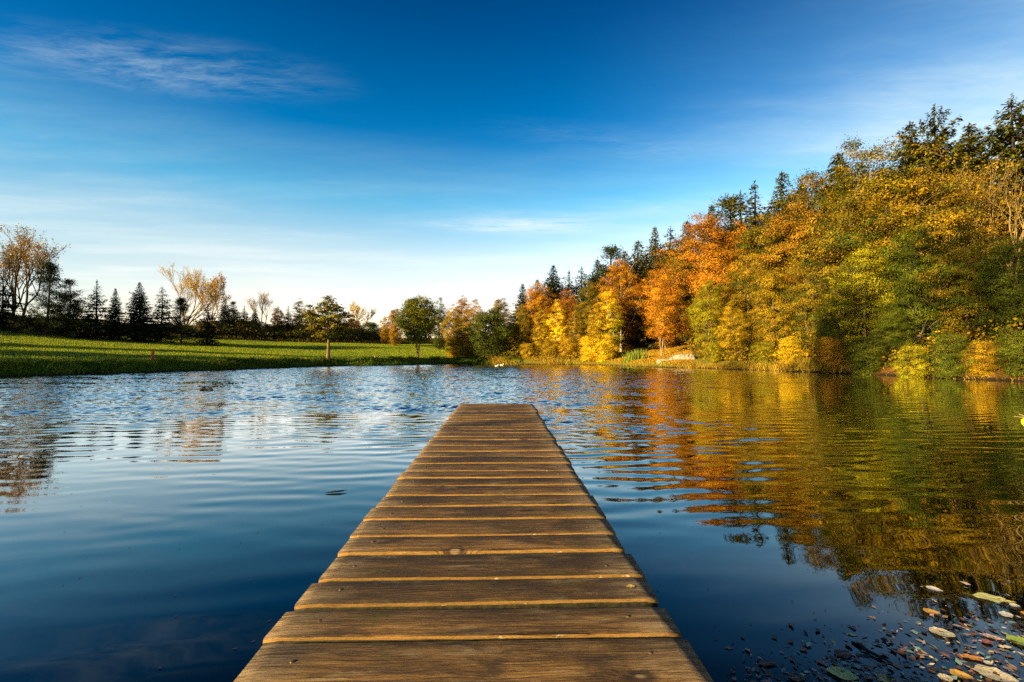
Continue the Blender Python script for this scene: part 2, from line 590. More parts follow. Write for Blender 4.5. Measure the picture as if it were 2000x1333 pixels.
# ------------------------------------------------------------------ jetty
def wood_material(name, light):
    m, t, out = new_mat(name)
    co = t.add('ShaderNodeTexCoord').outputs['Object']
    oi = t.add('ShaderNodeObjectInfo')
    rnd = oi.outputs['Random']
    off = t.comb(t.math('MULTIPLY', rnd, 37.0), t.math('MULTIPLY', rnd, 91.0), t.math('MULTIPLY', rnd, 53.0))
    va = t.add('ShaderNodeVectorMath', operation='ADD')
    t.put(va.inputs[0], co)
    t.put(va.inputs[1], off)
    p = va.outputs[0]
    # knots: sparse cells that bend the grain around them
    vk = t.add('ShaderNodeTexVoronoi', feature='F1')
    t.put(vk.inputs['Vector'], t.mapv(p, (2.6, 5.2, 1.0)))
    vk.inputs['Scale'].default_value = 1.0
    kd = vk.outputs['Distance']
    has = t.ss(t.xyz(vk.outputs['Color'])[0], 0.40, 0.44)
    kn = t.math('MULTIPLY', t.ss(kd, 0.22, 0.02), has)
    core = t.math('MULTIPLY', t.ss(kd, 0.055, 0.030), has)
    rim = t.math('MULTIPLY', t.math('MULTIPLY', t.ss(kd, 0.035, 0.060), t.ss(kd, 0.13, 0.07)), has)
    # growth rings cut lengthwise: thin late-wood lines that wander and flow round the knots
    warp = t.noise(t.mapv(p, (1.5, 5, 5)), 1.0, 3, 0.55)
    yy = t.math('ADD', t.xyz(p)[1], t.math('MULTIPLY', warp, 0.085))
    yy = t.math('ADD', yy, t.math('MULTIPLY', kn, 0.030))
    ring = t.math('SINE', t.math('MULTIPLY', yy, 640.0))
    ring = t.math('MULTIPLY', t.ss(ring, 0.1, 0.95), t.ss(t.noise(t.mapv(p, (7, 30, 30)), 1.0, 3, .6), .35, .62))
    grain = t.noise(t.mapv(p, (4.5, 55, 55)), 1.0, 6, 0.72, 0.3)
    fine = t.noise(t.mapv(p, (22, 330, 330)), 1.0, 4, 0.75)
    speck = t.noise(t.mapv(p, (90, 170, 170)), 1.0, 3, 0.7)
    blot = t.noise(t.mapv(p, (3.2, 9, 9)), 1.0, 6, 0.68, 0.5)
    wear = t.noise(t.mapv(p, (5, 24, 24), loc=(5, 2, 1)), 1.0, 6, 0.72)
    streak = t.noise(t.mapv(p, (2.6, 95, 95), loc=(3, 8, 2)), 1.0, 4, 0.7, 0.4)
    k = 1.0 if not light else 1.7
    tone = t.lin(t.math('FRACT', t.math('MULTIPLY', rnd, 17.3)), 0, 1, .60, 1.40)
    c = t.ramp(grain, [(0.30, (0.030 * k, 0.016 * k, 0.006 * k)), (0.46, (0.090 * k, 0.050 * k, 0.016 * k)),
                       (0.56, (0.150 * k, 0.088 * k, 0.031 * k)), (0.72, (0.26 * k, 0.170 * k, 0.076 * k))])
    c = t.mix(1.0, c, t.comb(tone, tone, tone), 'MULTIPLY')
    c = t.mix(t.math('MULTIPLY', ring, 0.55), c, (0.030, 0.015, 0.006))
    c = t.mix(t.math('MULTIPLY', t.ss(fine, 0.45, 0.66), 0.60), c, (0.020, 0.011, 0.005))
    if not light:
        c = t.mix(t.math('MULTIPLY', t.ss(wear, 0.53, 0.72), 0.55), c, (0.33, 0.28, 0.21))
        c = t.mix(t.ss(blot, 0.44, 0.60, 0, 0.82), c, (0.030, 0.017, 0.008))
        c = t.mix(t.ss(speck, 0.66, 0.74, 0, 0.6), c, (0.33, 0.25, 0.14))
        c = t.mix(t.ss(streak, 0.63, 0.68, 0, 0.95), c, (0.008, 0.005, 0.003))     # drying cracks along the grain
        ax = t.math('ABSOLUTE', t.xyz(co)[0])
        c = t.mix(t.math('MULTIPLY', t.ss(ax, 0.30, 0.48), t.ss(grain, 0.40, 0.60, 0.15, 0.70)), c, (0.29, 0.23, 0.16))
        moss = t.noise(t.mapv(p, (4.5, 11, 11), loc=(9, 4, 7)), 1.0, 6, 0.78)
        c = t.mix(t.ss(moss, 0.56, 0.68, 0, 0.62), c, (0.095, 0.090, 0.010))
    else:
        c = t.mix(0.5, c, (0.36, 0.21, 0.055))  # sunlit gold blended into the edge tone
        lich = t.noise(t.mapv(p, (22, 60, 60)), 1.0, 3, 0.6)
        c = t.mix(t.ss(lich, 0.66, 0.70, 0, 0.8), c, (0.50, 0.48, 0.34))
    c = t.mix(1.0, c, (1.10, 0.97, 0.79), 'MULTIPLY')
    c = t.mix(t.math('MULTIPLY', core, 0.75), c, (0.30, 0.21, 0.12))
    c = t.mix(t.math('MULTIPLY', rim, 0.8), c, (0.018, 0.010, 0.006))
    h = t.math('ADD', t.math('MULTIPLY', grain, 0.8), t.math('MULTIPLY', fine, 0.8))
    h = t.math('ADD', h, t.math('MULTIPLY', ring, 0.25))
    h = t.math('ADD', h, t.math('MULTIPLY', rim, -0.4))
    h = t.math('ADD', h, t.math('MULTIPLY', t.ss(streak, 0.62, 0.70), -0.8))
    principled(t, out, c, t.lin(grain, 0.3, 0.7, 0.6, 0.85), 0.25, bump(t, h, 1.0, 0.007))
    return m


def metal_material(name, col, rough=0.6):
    m, t, out = new_mat(name)
    co = t.add('ShaderNodeTexCoord').outputs['Object']
    n = t.noise(co, 300, 3)
    b = t.add('ShaderNodeBsdfPrincipled')
    t.put(b.inputs['Base Color'], t.mix(n, col, tuple(c * .45 for c in col)))
    b.inputs['Metallic'].default_value = 0.6
    b.inputs['Roughness'].default_value = rough
    t.l.new(b.outputs[0], out.inputs[0])
    return m


def build_jetty():
    H = CAM_Z - 0.64
    yaw = R(1.35)
    root = empty('jetty', (-0.059, 0, H), yaw)
    tag(root, 'narrow weathered wooden jetty of cross planks running out over the pond', 'jetty')
    m_top, m_edge = wood_material('weathered_plank', False), wood_material('plank_edge_sun_tone', True)  # edge copy: less weathered wood, with low sunlight put into its colour
    m_dark = wood_material('wet_timber', False)
    m_gap_shade = plain_mat('plank_gap_shade', (0.016, 0.014, 0.007), (0.045, 0.038, 0.012), 60, .8, .003)  # dark colour standing in for the shade inside the plank gaps
    m_nail = metal_material('rusty_nail', (0.16, 0.10, 0.06))
    rs = random.Random(11)
    near = [1323, 1230, 1167, 1119, 1071, 1037.6, 1006, 982, 962, 943.6, 929.6, 916.6, 902.3, 889.6, 878.8, 868, 857.7]
    ys = [FPX * 0.64 / (p - HZ) for p in near]
    while ys[-1] < 5.60:
        ys.append(ys[-1] + rs.uniform(0.145, 0.163))
    pre = []
    y = ys[0]
    while y > -2.3:
        y -= rs.uniform(0.145, 0.160)
        pre.append(y)
    ys = pre[::-1] + ys
    ends = ys[1:] + [ys[-1] + 0.155]
    T = 0.034
    for k, (y0, y1) in enumerate(zip(ys, ends)):
        gap = rs.uniform(0.017, 0.027)
        wdt = (y1 - y0) - gap
        half = 0.470
        xl, xr = -half + rs.uniform(-.011, .008), half + rs.uniform(-.009, .009)
        bev = 0.0045
        # profile across the plank (y,z): rounded, worn top arrises
        prof = [(0, -T), (0, -.0085 - .003 * rs.random()), (0, -bev * 1.6), (bev * .30, -bev * .5), (bev, 0), (wdt * .5, -.0012 * rs.random()), (wdt - bev, 0), (wdt - bev * .3, -bev * .5), (wdt, -bev * 1.6), (wdt, -T)]
        nx = 26
        V = []
        ph, am = rs.uniform(0, 6), rs.uniform(.0004, .0018)
        tilt = rs.uniform(-.002, .002)
        twist = rs.uniform(-.0022, .0022)
        for i in range(nx + 1):
            s = i / nx
            xx = xl + (xr - xl) * s
            e = min(s, 1 - s) * (xr - xl)
            rd = max(0, .006 - e) * .7        # rounded ends
            for (py, pz) in prof:
                jit = rs.gauss(0, .00035)
                V.append((xx, py - wdt * .5 + jit * (1 if py in (0, wdt) else .3) + twist * (s - .5) * 2,
                          pz + am * math.sin(ph + 5 * s) + tilt * (py / wdt - .5) - (rd if pz > -T else 0) + (jit if pz > -T else 0) * .5))
        n = len(prof)
        F, fm = [], []
        for i in range(nx):
            for j in range(n):
                j2 = (j + 1) % n
                F.append((i * n + j, i * n + j2, (i + 1) * n + j2, (i + 1) * n + j))
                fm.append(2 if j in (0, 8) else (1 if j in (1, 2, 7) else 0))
        base = nx * n
        me = make_mesh('plank', V, [np.array(F), np.array([list(range(n))[::-1]]), np.array([[base + j for j in range(n)]])], [m_top, m_edge, m_gap_shade], fmat=fm + [1, 1], smooth=False)
        pl = obj('plank', me, root, (0, y0 + wdt * .5, rs.uniform(-.0018, .0018)))
        if k > len(pre) - 3 and y0 < 4.0:
            for sx in (-1, 1):
                tb = Tubes()
                tb.add([(0, 0, -.004), (0, 0, .0006), (0, 0, .0012), (0, 0, .0013)], [.0050, .0050, .0040, .0002], 8)
                obj('nail', tb.mesh('nail', [m_nail]), pl, (sx * rs.uniform(.365, .385), rs.uniform(-.02, .02), 0))
    y_end = ends[-1]

    def box(name, x0, x1, ya, yb, z0, z1, mat):
        bv = .004
        V, F = [], []
        pr = [(x0 + bv, z0), (x1 - bv, z0), (x1, z0 + bv), (x1, z1 - bv), (x1 - bv, z1), (x0 + bv, z1), (x0, z1 - bv), (x0, z0 + bv)]
        for yy in (ya, yb):
            V += [(a, yy, b) for a, b in pr]
        F = [(i, (i + 1) % 8, 8 + (i + 1) % 8, 8 + i) for i in range(8)]
        me = make_mesh(name, V, [np.array(F), np.array([list(range(8))[::-1], list(range(8, 16))])], [mat])
        return obj(name, me, root)
    for sx in (-1, 1):
        box('bearer', sx * .36 - .035, sx * .36 + .035, ys[0], y_end - .06, -T - .145, -T - .003, m_dark)
    for yy in (0.4, 2.3, 4.2, y_end - .25):
        box('cross_beam', -.44, .44, yy - .04, yy + .04, -T - .27, -T - .148, m_dark)
        for sx in (-1, 1):
            tb = Tubes()
            tb.add([(sx * .36, yy + .095, -2.0), (sx * .36, yy + .095, -.8), (sx * .36, yy + .095, -T - .150)], [.058, .055, .052], 12)
            obj('post', tb.mesh('post', [m_dark]), root)


build_jetty()

# ------------------------------------------------------------------ tree prototypes (about 12 m tall, scaled per tree)
def lobes(rs, n):
    d = unit(rs.normal(size=(n, 3)))
    d[:, 2] = np.abs(d[:, 2]) * .9 - .25
    return unit(d), rs.uniform(.75, 1.1, n)


def proto_broadleaf(seed, H=12.0, base=0.10, rad=3.6, n_clu=190, per=95, leaf=0.20, top=1.0, stems=1, spray=0.75, trunk_r=.17, gap=0.0, shell=2.6, narrow=1.0, wide_at=.36, low_cut=.22):
    rs = np.random.default_rng(seed)
    z0, z1 = H * base, H * .97
    cz, hz = (z0 + z1) / 2, (z1 - z0) / 2
    ld, lr = lobes(rs, 20)
    # spray centres: more near the outside of a crown that is widest at a third of its height
    tv = np.linspace(0, 1, 200)
    prof = np.sqrt(np.clip(1 - np.where(tv < wide_at, (wide_at - tv) / (wide_at + low_cut), (tv - wide_at) / (1.0 - wide_at)) ** 2, 0, 1)) ** top
    cdf = np.cumsum(prof ** 1.5 + .02)
    tz = np.interp(rs.random(n_clu), cdf / cdf[-1], tv)
    pr = np.interp(tz, tv, prof)
    ph = rs.uniform(0, 2 * np.pi, n_clu)
    d = unit(np.stack([np.cos(ph), np.sin(ph), (tz - .5) * 2.2], 1))
    ang = np.arccos(np.clip(d @ ld.T, -1, 1))
    rf = .54 + .56 * np.max(np.exp(-(ang / .30) ** 2) * lr, axis=1)
    r = rs.random(n_clu) ** (1 / shell)
    if gap:
        keep = rs.random(n_clu) > gap * (np.max(np.exp(-(ang / .42) ** 2), axis=1) < .35)
        tz, pr, ph, rf, r = tz[keep], pr[keep], ph[keep], rf[keep], r[keep]
        n_clu = len(tz)
    C = np.stack([np.cos(ph) * rad * pr * rf * r, np.sin(ph) * rad * pr * rf * r, z0 + (z1 - z0) * tz * (.93 + .08 * rf)], 1)
    C[:, :2] *= narrow
    # trunks and limbs
    tb = Tubes()
    axes = []
    for sidx in range(stems):
        a = 2 * np.pi * (sidx + .3 * rs.random()) / max(stems, 1)
        lean = (0.0 if stems == 1 else .16) * H
        k = 9
        tt = np.linspace(0, 1, k)
        pts = np.stack([np.cos(a) * lean * tt ** 1.2 + .10 * np.sin(tt * 5 + seed) * tt, np.sin(a) * lean * tt ** 1.2 + .10 * np.cos(tt * 4 + seed) * tt, H * .86 * tt - .15], 1)
        rad_t = trunk_r * (1.25 * np.exp(-tt * 14) * .5 + (1 - tt) ** .8 * .95 + .06) * (1 if stems == 1 else .62)
        tb.add(pts, rad_t, 8)
        axes.append((pts, rad_t))
    limbs = []
    nl = 11
    for i in range(nl):
        pts, rt = axes[i % stems]
        zt = z0 + (z1 - z0) * rs.uniform(.12, .82)
        dirn = ld[i % len(ld)]
        end = np.array([dirn[0] * rad * narrow * .72, dirn[1] * rad * narrow * .72, zt + rs.uniform(.3, 1.6)])
        hs = np.clip((zt - rs.uniform(.5, 1.8)) / (H * .86), .08, .9)
        st = np.array([np.interp(hs, np.linspace(0, 1, 9), pts[:, q]) for q in range(3)])
        tt = np.linspace(0, 1, 6)[:, None]
        mid = (st + end) / 2 + np.array([0, 0, -.25 + .5 * rs.random()])
        cv = (1 - tt) ** 2 * st + 2 * tt * (1 - tt) * mid + tt ** 2 * end + rs.normal(size=(6, 3)) * .05 * tt
        r0 = float(np.interp(hs, np.linspace(0, 1, 9), rt)) * .6
        tb.add(cv, np.linspace(r0, .015, 6), 5)
        limbs.append(cv)
    LP = np.concatenate(limbs + [a[0][3:] for a in axes])
    for c in C[::2]:
        dd = np.linalg.norm(LP - c, axis=1) + np.maximum(LP[:, 2] - c[2], 0) * 2
        q = LP[np.argmin(dd)]
        m = (q + c) / 2 + rs.normal(size=3) * .12
        tb.add([q, m, c], [.022, .016, .006], 3)
    # leaves: flat drooping sprays
    cid = np.repeat(np.arange(n_clu), per)
    cr = rs.uniform(.55, 1.15, n_clu) * spray * (rad / 3.6) ** .5
    off = rs.normal(size=(len(cid), 3)) * np.array([.62, .62, .27])
    L = C[cid] + off * cr[cid][:, None]
    L[:, 2] -= .16 * np.linalg.norm(off[:, :2], axis=1) ** 2 * cr[cid]
    outw = L - np.array([0, 0, cz])
    nr = unit(outw * np.array([1, 1, .4])) * .55 + unit(off * np.array([1, 1, 1.6])) * .55 + np.array([0, 0, .26]) + rs.normal(size=L.shape) * .30
    sz = leaf * rs.uniform(.6, 1.25, len(L))
    v, f = leaf_quads(L, nr, sz, sz * rs.uniform(.55, .85, len(L)), rs)
    clu = rs.random(n_clu)[cid]
    return dict(trunk=tb.mesh('trunk', [M_BARK]), crown=make_mesh('crown', v, f, [M_LEAF], dict(rnd=rs.random(len(L)), clu=clu)), H=float(C[:, 2].max() + .25))


def proto_sparse(seed, H=12.0, leaves=1500, spread=.55, leaf=.20, levels=5, stems=1, base=.25, twig_leaf=.6):
    """an almost leafless tree: forking limbs and twigs with a thin scatter of leaves"""
    rs = np.random.default_rng(seed)
    tb = Tubes()
    ends = []

    def grow(p, d, ln, r, lv):
        k = 4
        pts = [p]
        dd = d.copy()
        for _ in range(k):
            dd = unit(dd + rs.normal(size=3) * .10 + np.array([0, 0, .05]))
            pts.append(pts[-1] + dd * ln / k)
        pts = np.array(pts)
        tb.add(pts, np.linspace(r, r * .58, k + 1), 6 if lv < 2 else (4 if lv < 4 else 3))
        if lv >= 2:
            ends.extend(pts[1:])
        if lv >= levels:
            return
        n = 3 if lv > 0 else 4
        for i in range(n):
            s = rs.uniform(.45, 1.0) if i else 1.0
            q = pts[min(k, int(round(s * k)))]
            side = unit(np.cross(dd, rs.normal(size=3)))
            nd = unit(dd + side * spread * (rs.uniform(.7, 1.3) if i else .35) + np.array([0, 0, .12]))
            grow(q, nd, ln * rs.uniform(.62, .80), max(r * .55 * (1 if i else 1.1), .006), lv + 1)
    for s in range(stems):
        a = s * 2 * np.pi / max(1, stems) + .4
        d = unit(np.array([np.cos(a) * (.22 if stems > 1 else .03), np.sin(a) * (.12 if stems > 1 else .03), 1]))
        grow(np.array([.12 * np.cos(a) * (stems > 1), .12 * np.sin(a) * (stems > 1), -.15]), d, H * (base + .06), .017 * H * (.8 if stems > 1 else 1), 0)
    E = np.array(ends)
    zmax = E[:, 2].max()
    pk = rs.integers(0, len(E), leaves)
    pw = rs.random(len(E)) ** 2
    pk = rs.choice(len(E), leaves, p=pw / pw.sum())
    L = E[pk] + rs.normal(size=(leaves, 3)) * .16
    sz = leaf * rs.uniform(.6, 1.2, leaves)
    v, f = leaf_quads(L, rs.normal(size=(leaves, 3)) + np.array([-.3, -.5, .3]), sz, sz * .7, rs)
    return dict(trunk=tb.mesh('trunk', [M_BARK]), crown=make_mesh('crown', v, f, [M_LEAF], dict(rnd=rs.random(leaves), clu=rs.random(len(E))[pk])), H=float(zmax))


def proto_spruce(seed, H=10.0, rad=2.3, base=.05, step=.30, open_=0.0, up=0.0, taper=.9, nb=8, wonky=0.1, dens=1.0, feather=.34, drape=.20):
    rs = np.random.default_rng(seed)
    tb = Tubes()
    tt = np.linspace(0, 1, 10)
    tb.add(np.stack([.05 * np.sin(tt * 4 + seed), .05 * np.cos(tt * 3 + seed), tt * H * .985 - .15], 1), .016 * H * (1 - tt) ** .9 + .012, 7)
    P, N, A, Ln, Wd, cl = [], [], [], [], [], []
    z = H * base
    while z < H * .985:
        t = (z / H - base) / (1 - base)
        Lb = rad * (1 - t) ** taper * (1 - .25 * max(0, .18 - t) / .18) + .10
        n = nb if t < .8 else max(4, nb - 3)
        a0 = rs.uniform(0, 6.3)
        for i in range(n):
            if rs.random() < open_ * .5:
                continue
            a = a0 + i * 2 * np.pi / n + rs.normal() * .18
            L = Lb * rs.uniform(.70, 1.12) * (1 + wonky * rs.normal())
            L = max(L, .1)
            sl0 = (.55 * t - .22) + up * .2 + rs.normal() * .06
            k = 7
            s = np.linspace(0, 1, k)
            rr = L * s
            zz = z + L * (sl0 * s + (-.22 + up) * s * s * (1 - .5 * t) + .16 * s ** 3)
            hd = np.array([np.cos(a), np.sin(a), 0])
            pts = np.stack([hd[0] * rr, hd[1] * rr, zz], 1)
            tb.add(pts[::2], np.linspace(.010 * H * .22 * (1 - t) + .008, .004, 4), 3)
            m = max(8, int(30 * dens * L / 1.6))
            q = rs.random(m) ** .75 * .97 + .03
            c = np.stack([np.interp(q, s, pts[:, j]) for j in range(3)], 1)
            side = np.cross(hd, [0, 0, 1.0])
            sg = rs.choice([-1, 1], m)[:, None]
            sp = (feather * L * (1 - q) + .09)[:, None] * rs.random((m, 1))
            hang = rs.uniform(.0, drape, (m, 1)) * (1 + 1.4 * open_)
            ax = hd * .75 + side * sg * .8 + np.array([0, 0, -.35]) - np.array([0, 0, 1.0]) * hang * 2.2
            c = c + side * sg * sp + hd * sp * .4 - np.array([0, 0, 1]) * hang
            P.append(c)
            A.append(ax)
            N.append(np.array([0, 0, .8]) + hd * .35 + rs.normal(size=(m, 3)) * .5)
            ln = (.16 + .16 * L * (1 - q) ** .5) * rs.uniform(.7, 1.3, m)
            Ln.append(ln)
            Wd.append(ln * rs.uniform(.30, .48, m))
            cl.append(np.full(m, rs.random()))
        z += step * (1 - .45 * t) * rs.uniform(.8, 1.2) * (1 + open_)
    # leader shoot
    m = 14
    c = np.stack([rs.normal(size=m) * .02, rs.normal(size=m) * .02, np.linspace(H * .95, H, m)], 1)
    P.append(c); A.append(rs.normal(size=(m, 3)) * .5 + [0, 0, 1.0]); N.append(rs.normal(size=(m, 3))); Ln.append(np.full(m, .22)); Wd.append(np.full(m, .05)); cl.append(np.full(m, .5))
    P, N, A = np.concatenate(P), np.concatenate(N), np.concatenate(A)
    Ln, Wd, cl = np.concatenate(Ln), np.concatenate(Wd), np.concatenate(cl)
    v, f = leaf_quads(P, N, Ln, Wd, rs, A)
    return dict(trunk=tb.mesh('trunk', [M_BARK]), crown=make_mesh('crown', v, f, [M_NEEDLE], dict(rnd=rs.random(len(P)), clu=cl)), H=H)


def proto_pine(seed, H=10.0, rad=2.4, base=.12, n_clu=60, per=110):
    rs = np.random.default_rng(seed)
    tb = Tubes()
    tt = np.linspace(0, 1, 9)
    ax = np.stack([.14 * np.sin(tt * 4 + seed), .14 * np.cos(tt * 3 + seed), tt * H * .96 - .15], 1)
    tb.add(ax, .015 * H * (1 - tt) ** .8 + .014, 7)
    C = []
    for i in range(n_clu):
        t = rs.uniform(base, 1)
        R_ = rad * (1.1 * (1 - t) ** .8 + .03) * rs.uniform(.30, 1.1)
        a = rs.uniform(0, 6.28)
        e = np.array([np.cos(a) * R_, np.sin(a) * R_, t * H + .16 * R_])
        st = np.array([np.interp(max(t - .06, .03), tt, ax[:, q]) for q in range(3)])
        tb.add([st, (st + e) / 2 - [0, 0, .08], e], [.035 * (1 - t) + .012, .02, .008], 4)
        C.append(e)
        if R_ > .9:
            C.append(st + (e - st) * .6 + rs.normal(size=3) * .15)
    C.append(np.array([0, 0, H * .98]))
    C = np.array(C)
    cid = np.repeat(np.arange(len(C)), per)
    L = C[cid] + rs.normal(size=(len(cid), 3)) * np.array([.30, .30, .17])
    rel = unit(L - C[cid]) + np.array([0, 0, .5])
    ln = rs.uniform(.14, .28, len(L))
    v, f = leaf_quads(L, rs.normal(size=L.shape) + [0, 0, .5], ln, ln * .28, rs, rel)
    return dict(trunk=tb.mesh('trunk', [M_BARK]), crown=make_mesh('crown', v, f, [M_NEEDLE], dict(rnd=rs.random(len(L)), clu=rs.random(len(C))[cid])), H=H)


PR = {}
for i in range(4):
    PR['B%d' % i] = proto_broadleaf(20 + i, rad=3.6 + .2 * i, base=.03, n_clu=400, per=170, leaf=.115, gap=.50, spray=.64)               # full forest-edge tree, leafy to the ground
for i in range(3):
    PR['T%d' % i] = proto_broadleaf(40 + i, rad=2.2, base=.03, n_clu=270, per=130, top=1.15, leaf=.110, gap=.35, spray=.66, wide_at=.3, trunk_r=.10)     # slim birch-like tree
for i in range(2):
    PR['H%d' % i] = proto_broadleaf(50 + i, rad=4.0, base=.20, n_clu=280, per=150, gap=.5, leaf=.125, trunk_r=.15, stems=1 + 2 * i)         # beech with a clear lower trunk
for i in range(3):
    PR['U%d' % i] = proto_broadleaf(60 + i, H=5.0, rad=2.6, base=.0, n_clu=160, per=150, leaf=.11, trunk_r=.05, stems=3, top=.7, low_cut=.4)   # shrub
PR['L0'] = proto_broadleaf(71, H=9, rad=3.3, base=.34, n_clu=130, per=80, leaf=.22, gap=.6, trunk_r=.19, spray=.60, shell=2.0, low_cut=.12, wide_at=.3)  # lone lawn tree
PR['M0'] = proto_broadleaf(83, H=9, rad=3.6, base=.27, n_clu=270, per=100, leaf=.17, stems=4, trunk_r=.17, low_cut=.12)                       # many-stemmed alder
for i in range(3):
    PR['S%d' % i] = proto_spruce(90 + i, rad=2.9 + .25 * i)                                        # young spruce
for i in (3, 4):
    PR['S%d' % i] = proto_spruce(96 + i, rad=2.7 + .5 * (i - 3), open_=.35, wonky=.32, step=.36, base=.02 + .05 * (i - 3), taper=.75 + .4 * (i - 3))      # gappy, uneven spruce
for i in range(2):
    PR['O%d' % i] = proto_spruce(100 + i, H=16, rad=4.7, base=.12, step=.66, open_=.16, up=.36, taper=.85, nb=7, wonky=.20, dens=3.0, feather=.10, drape=.40)   # old open spruce
for i in range(2):
    PR['P%d' % i] = proto_pine(110 + i, rad=2.9, base=.06, n_clu=105, per=110)
PR['K0'] = proto_broadleaf(131, rad=3.0, base=.70, n_clu=60, gap=.5, per=60, leaf=.16, trunk_r=.05)       # unseen tree, high crown and thin trunk shaped so its shade misses the jetty
PR['Q0'] = proto_sparse(124, leaves=6500, stems=2, spread=.46, leaf=.17, base=.30)
PR['Q1'] = proto_sparse(121, leaves=2600, stems=1, spread=.42, leaf=.22)
PR['Q2'] = proto_sparse(122, leaves=1100, stems=1, spread=.45, leaf=.20)
PR['Q3'] = proto_sparse(123, leaves=9500, stems=3, spread=.40, leaf=.13)

COL = {  # leaf colours (object colour; the fourth value is the share of sprays still green)
    'gold': (0.40, 0.225, 0.008, .26), 'yellow': (0.66, 0.42, 0.010, .10), 'olive': (0.21, 0.125, 0.007, .40), 'orange': (0.40, 0.160, 0.008, .14),
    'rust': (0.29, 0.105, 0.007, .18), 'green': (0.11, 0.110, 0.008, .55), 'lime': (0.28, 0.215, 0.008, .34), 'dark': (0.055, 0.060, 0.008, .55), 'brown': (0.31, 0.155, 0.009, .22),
    'spruce': (0.014, 0.022, 0.008, .12), 'sprucew': (0.062, 0.060, 0.008, .30), 'pine': (0.034, 0.044, 0.010, .15), 'pale': (0.60, 0.40, 0.06, .0), 'tan': (0.52, 0.31, 0.06, .05),
    'ogold': (0.28, 0.155, 0.007, .36), 'alder': (0.15, 0.120, 0.008, .50), 'lone': (0.18, 0.125, 0.009, .48),
}
BARK = {'tan': (0.24, 0.155, 0.065, 1), 'brown': (0.13, 0.085, 0.05, 1), 'grey': (0.20, 0.16, 0.11, 1), 'dark': (0.05, 0.035, 0.022, 1), 'white': (0.55, 0.50, 0.40, 1), 'gold': (0.36, 0.25, 0.10, 1)}
NAMES = {'B': ('broadleaf_tree', 'tree'), 'T': ('slender_tree', 'tree'), 'H': ('beech_tree', 'tree'), 'U': ('shrub', 'shrub'), 'L': ('lawn_tree', 'tree'), 'M': ('many_stemmed_tree', 'tree'), 'K': ('broadleaf_tree', 'tree'),
         'S': ('spruce_tree', 'spruce'), 'O': ('old_spruce_tree', 'spruce'), 'P': ('pine_tree', 'pine'), 'Q': ('sparse_tree', 'tree')}
_tr = random.Random(5)


def plant(proto, px, py, depth, col, label, group=None, bark='brown', wide=1.0, rot=None, lean=None, xyz=None):
    x, y, z = xyz if xyz else at(px, depth)
    top = CAM_Z + (HZ - py) / FPX * y if not xyz else z + py
    p = PR[proto]
    s = (top - z) / p['H']
    nm, cat = NAMES[proto[0]]
    e = empty(nm, (x, y, z - .03), _tr.uniform(0, 6.28) if rot is None else rot, (s * wide, s * wide, s))
    if lean:
        e.rotation_euler = (lean[0], lean[1], e.rotation_euler[2])
    tag(e, label, cat, group)
    obj('trunk', p['trunk'], e, color=BARK[bark])
    c = COL[col]
    j = _tr.uniform(.88, 1.14)
    obj('crown', p['crown'], e, color=(c[0] * j, c[1] * j * _tr.uniform(.95, 1.05), c[2], c[3]))
    return e


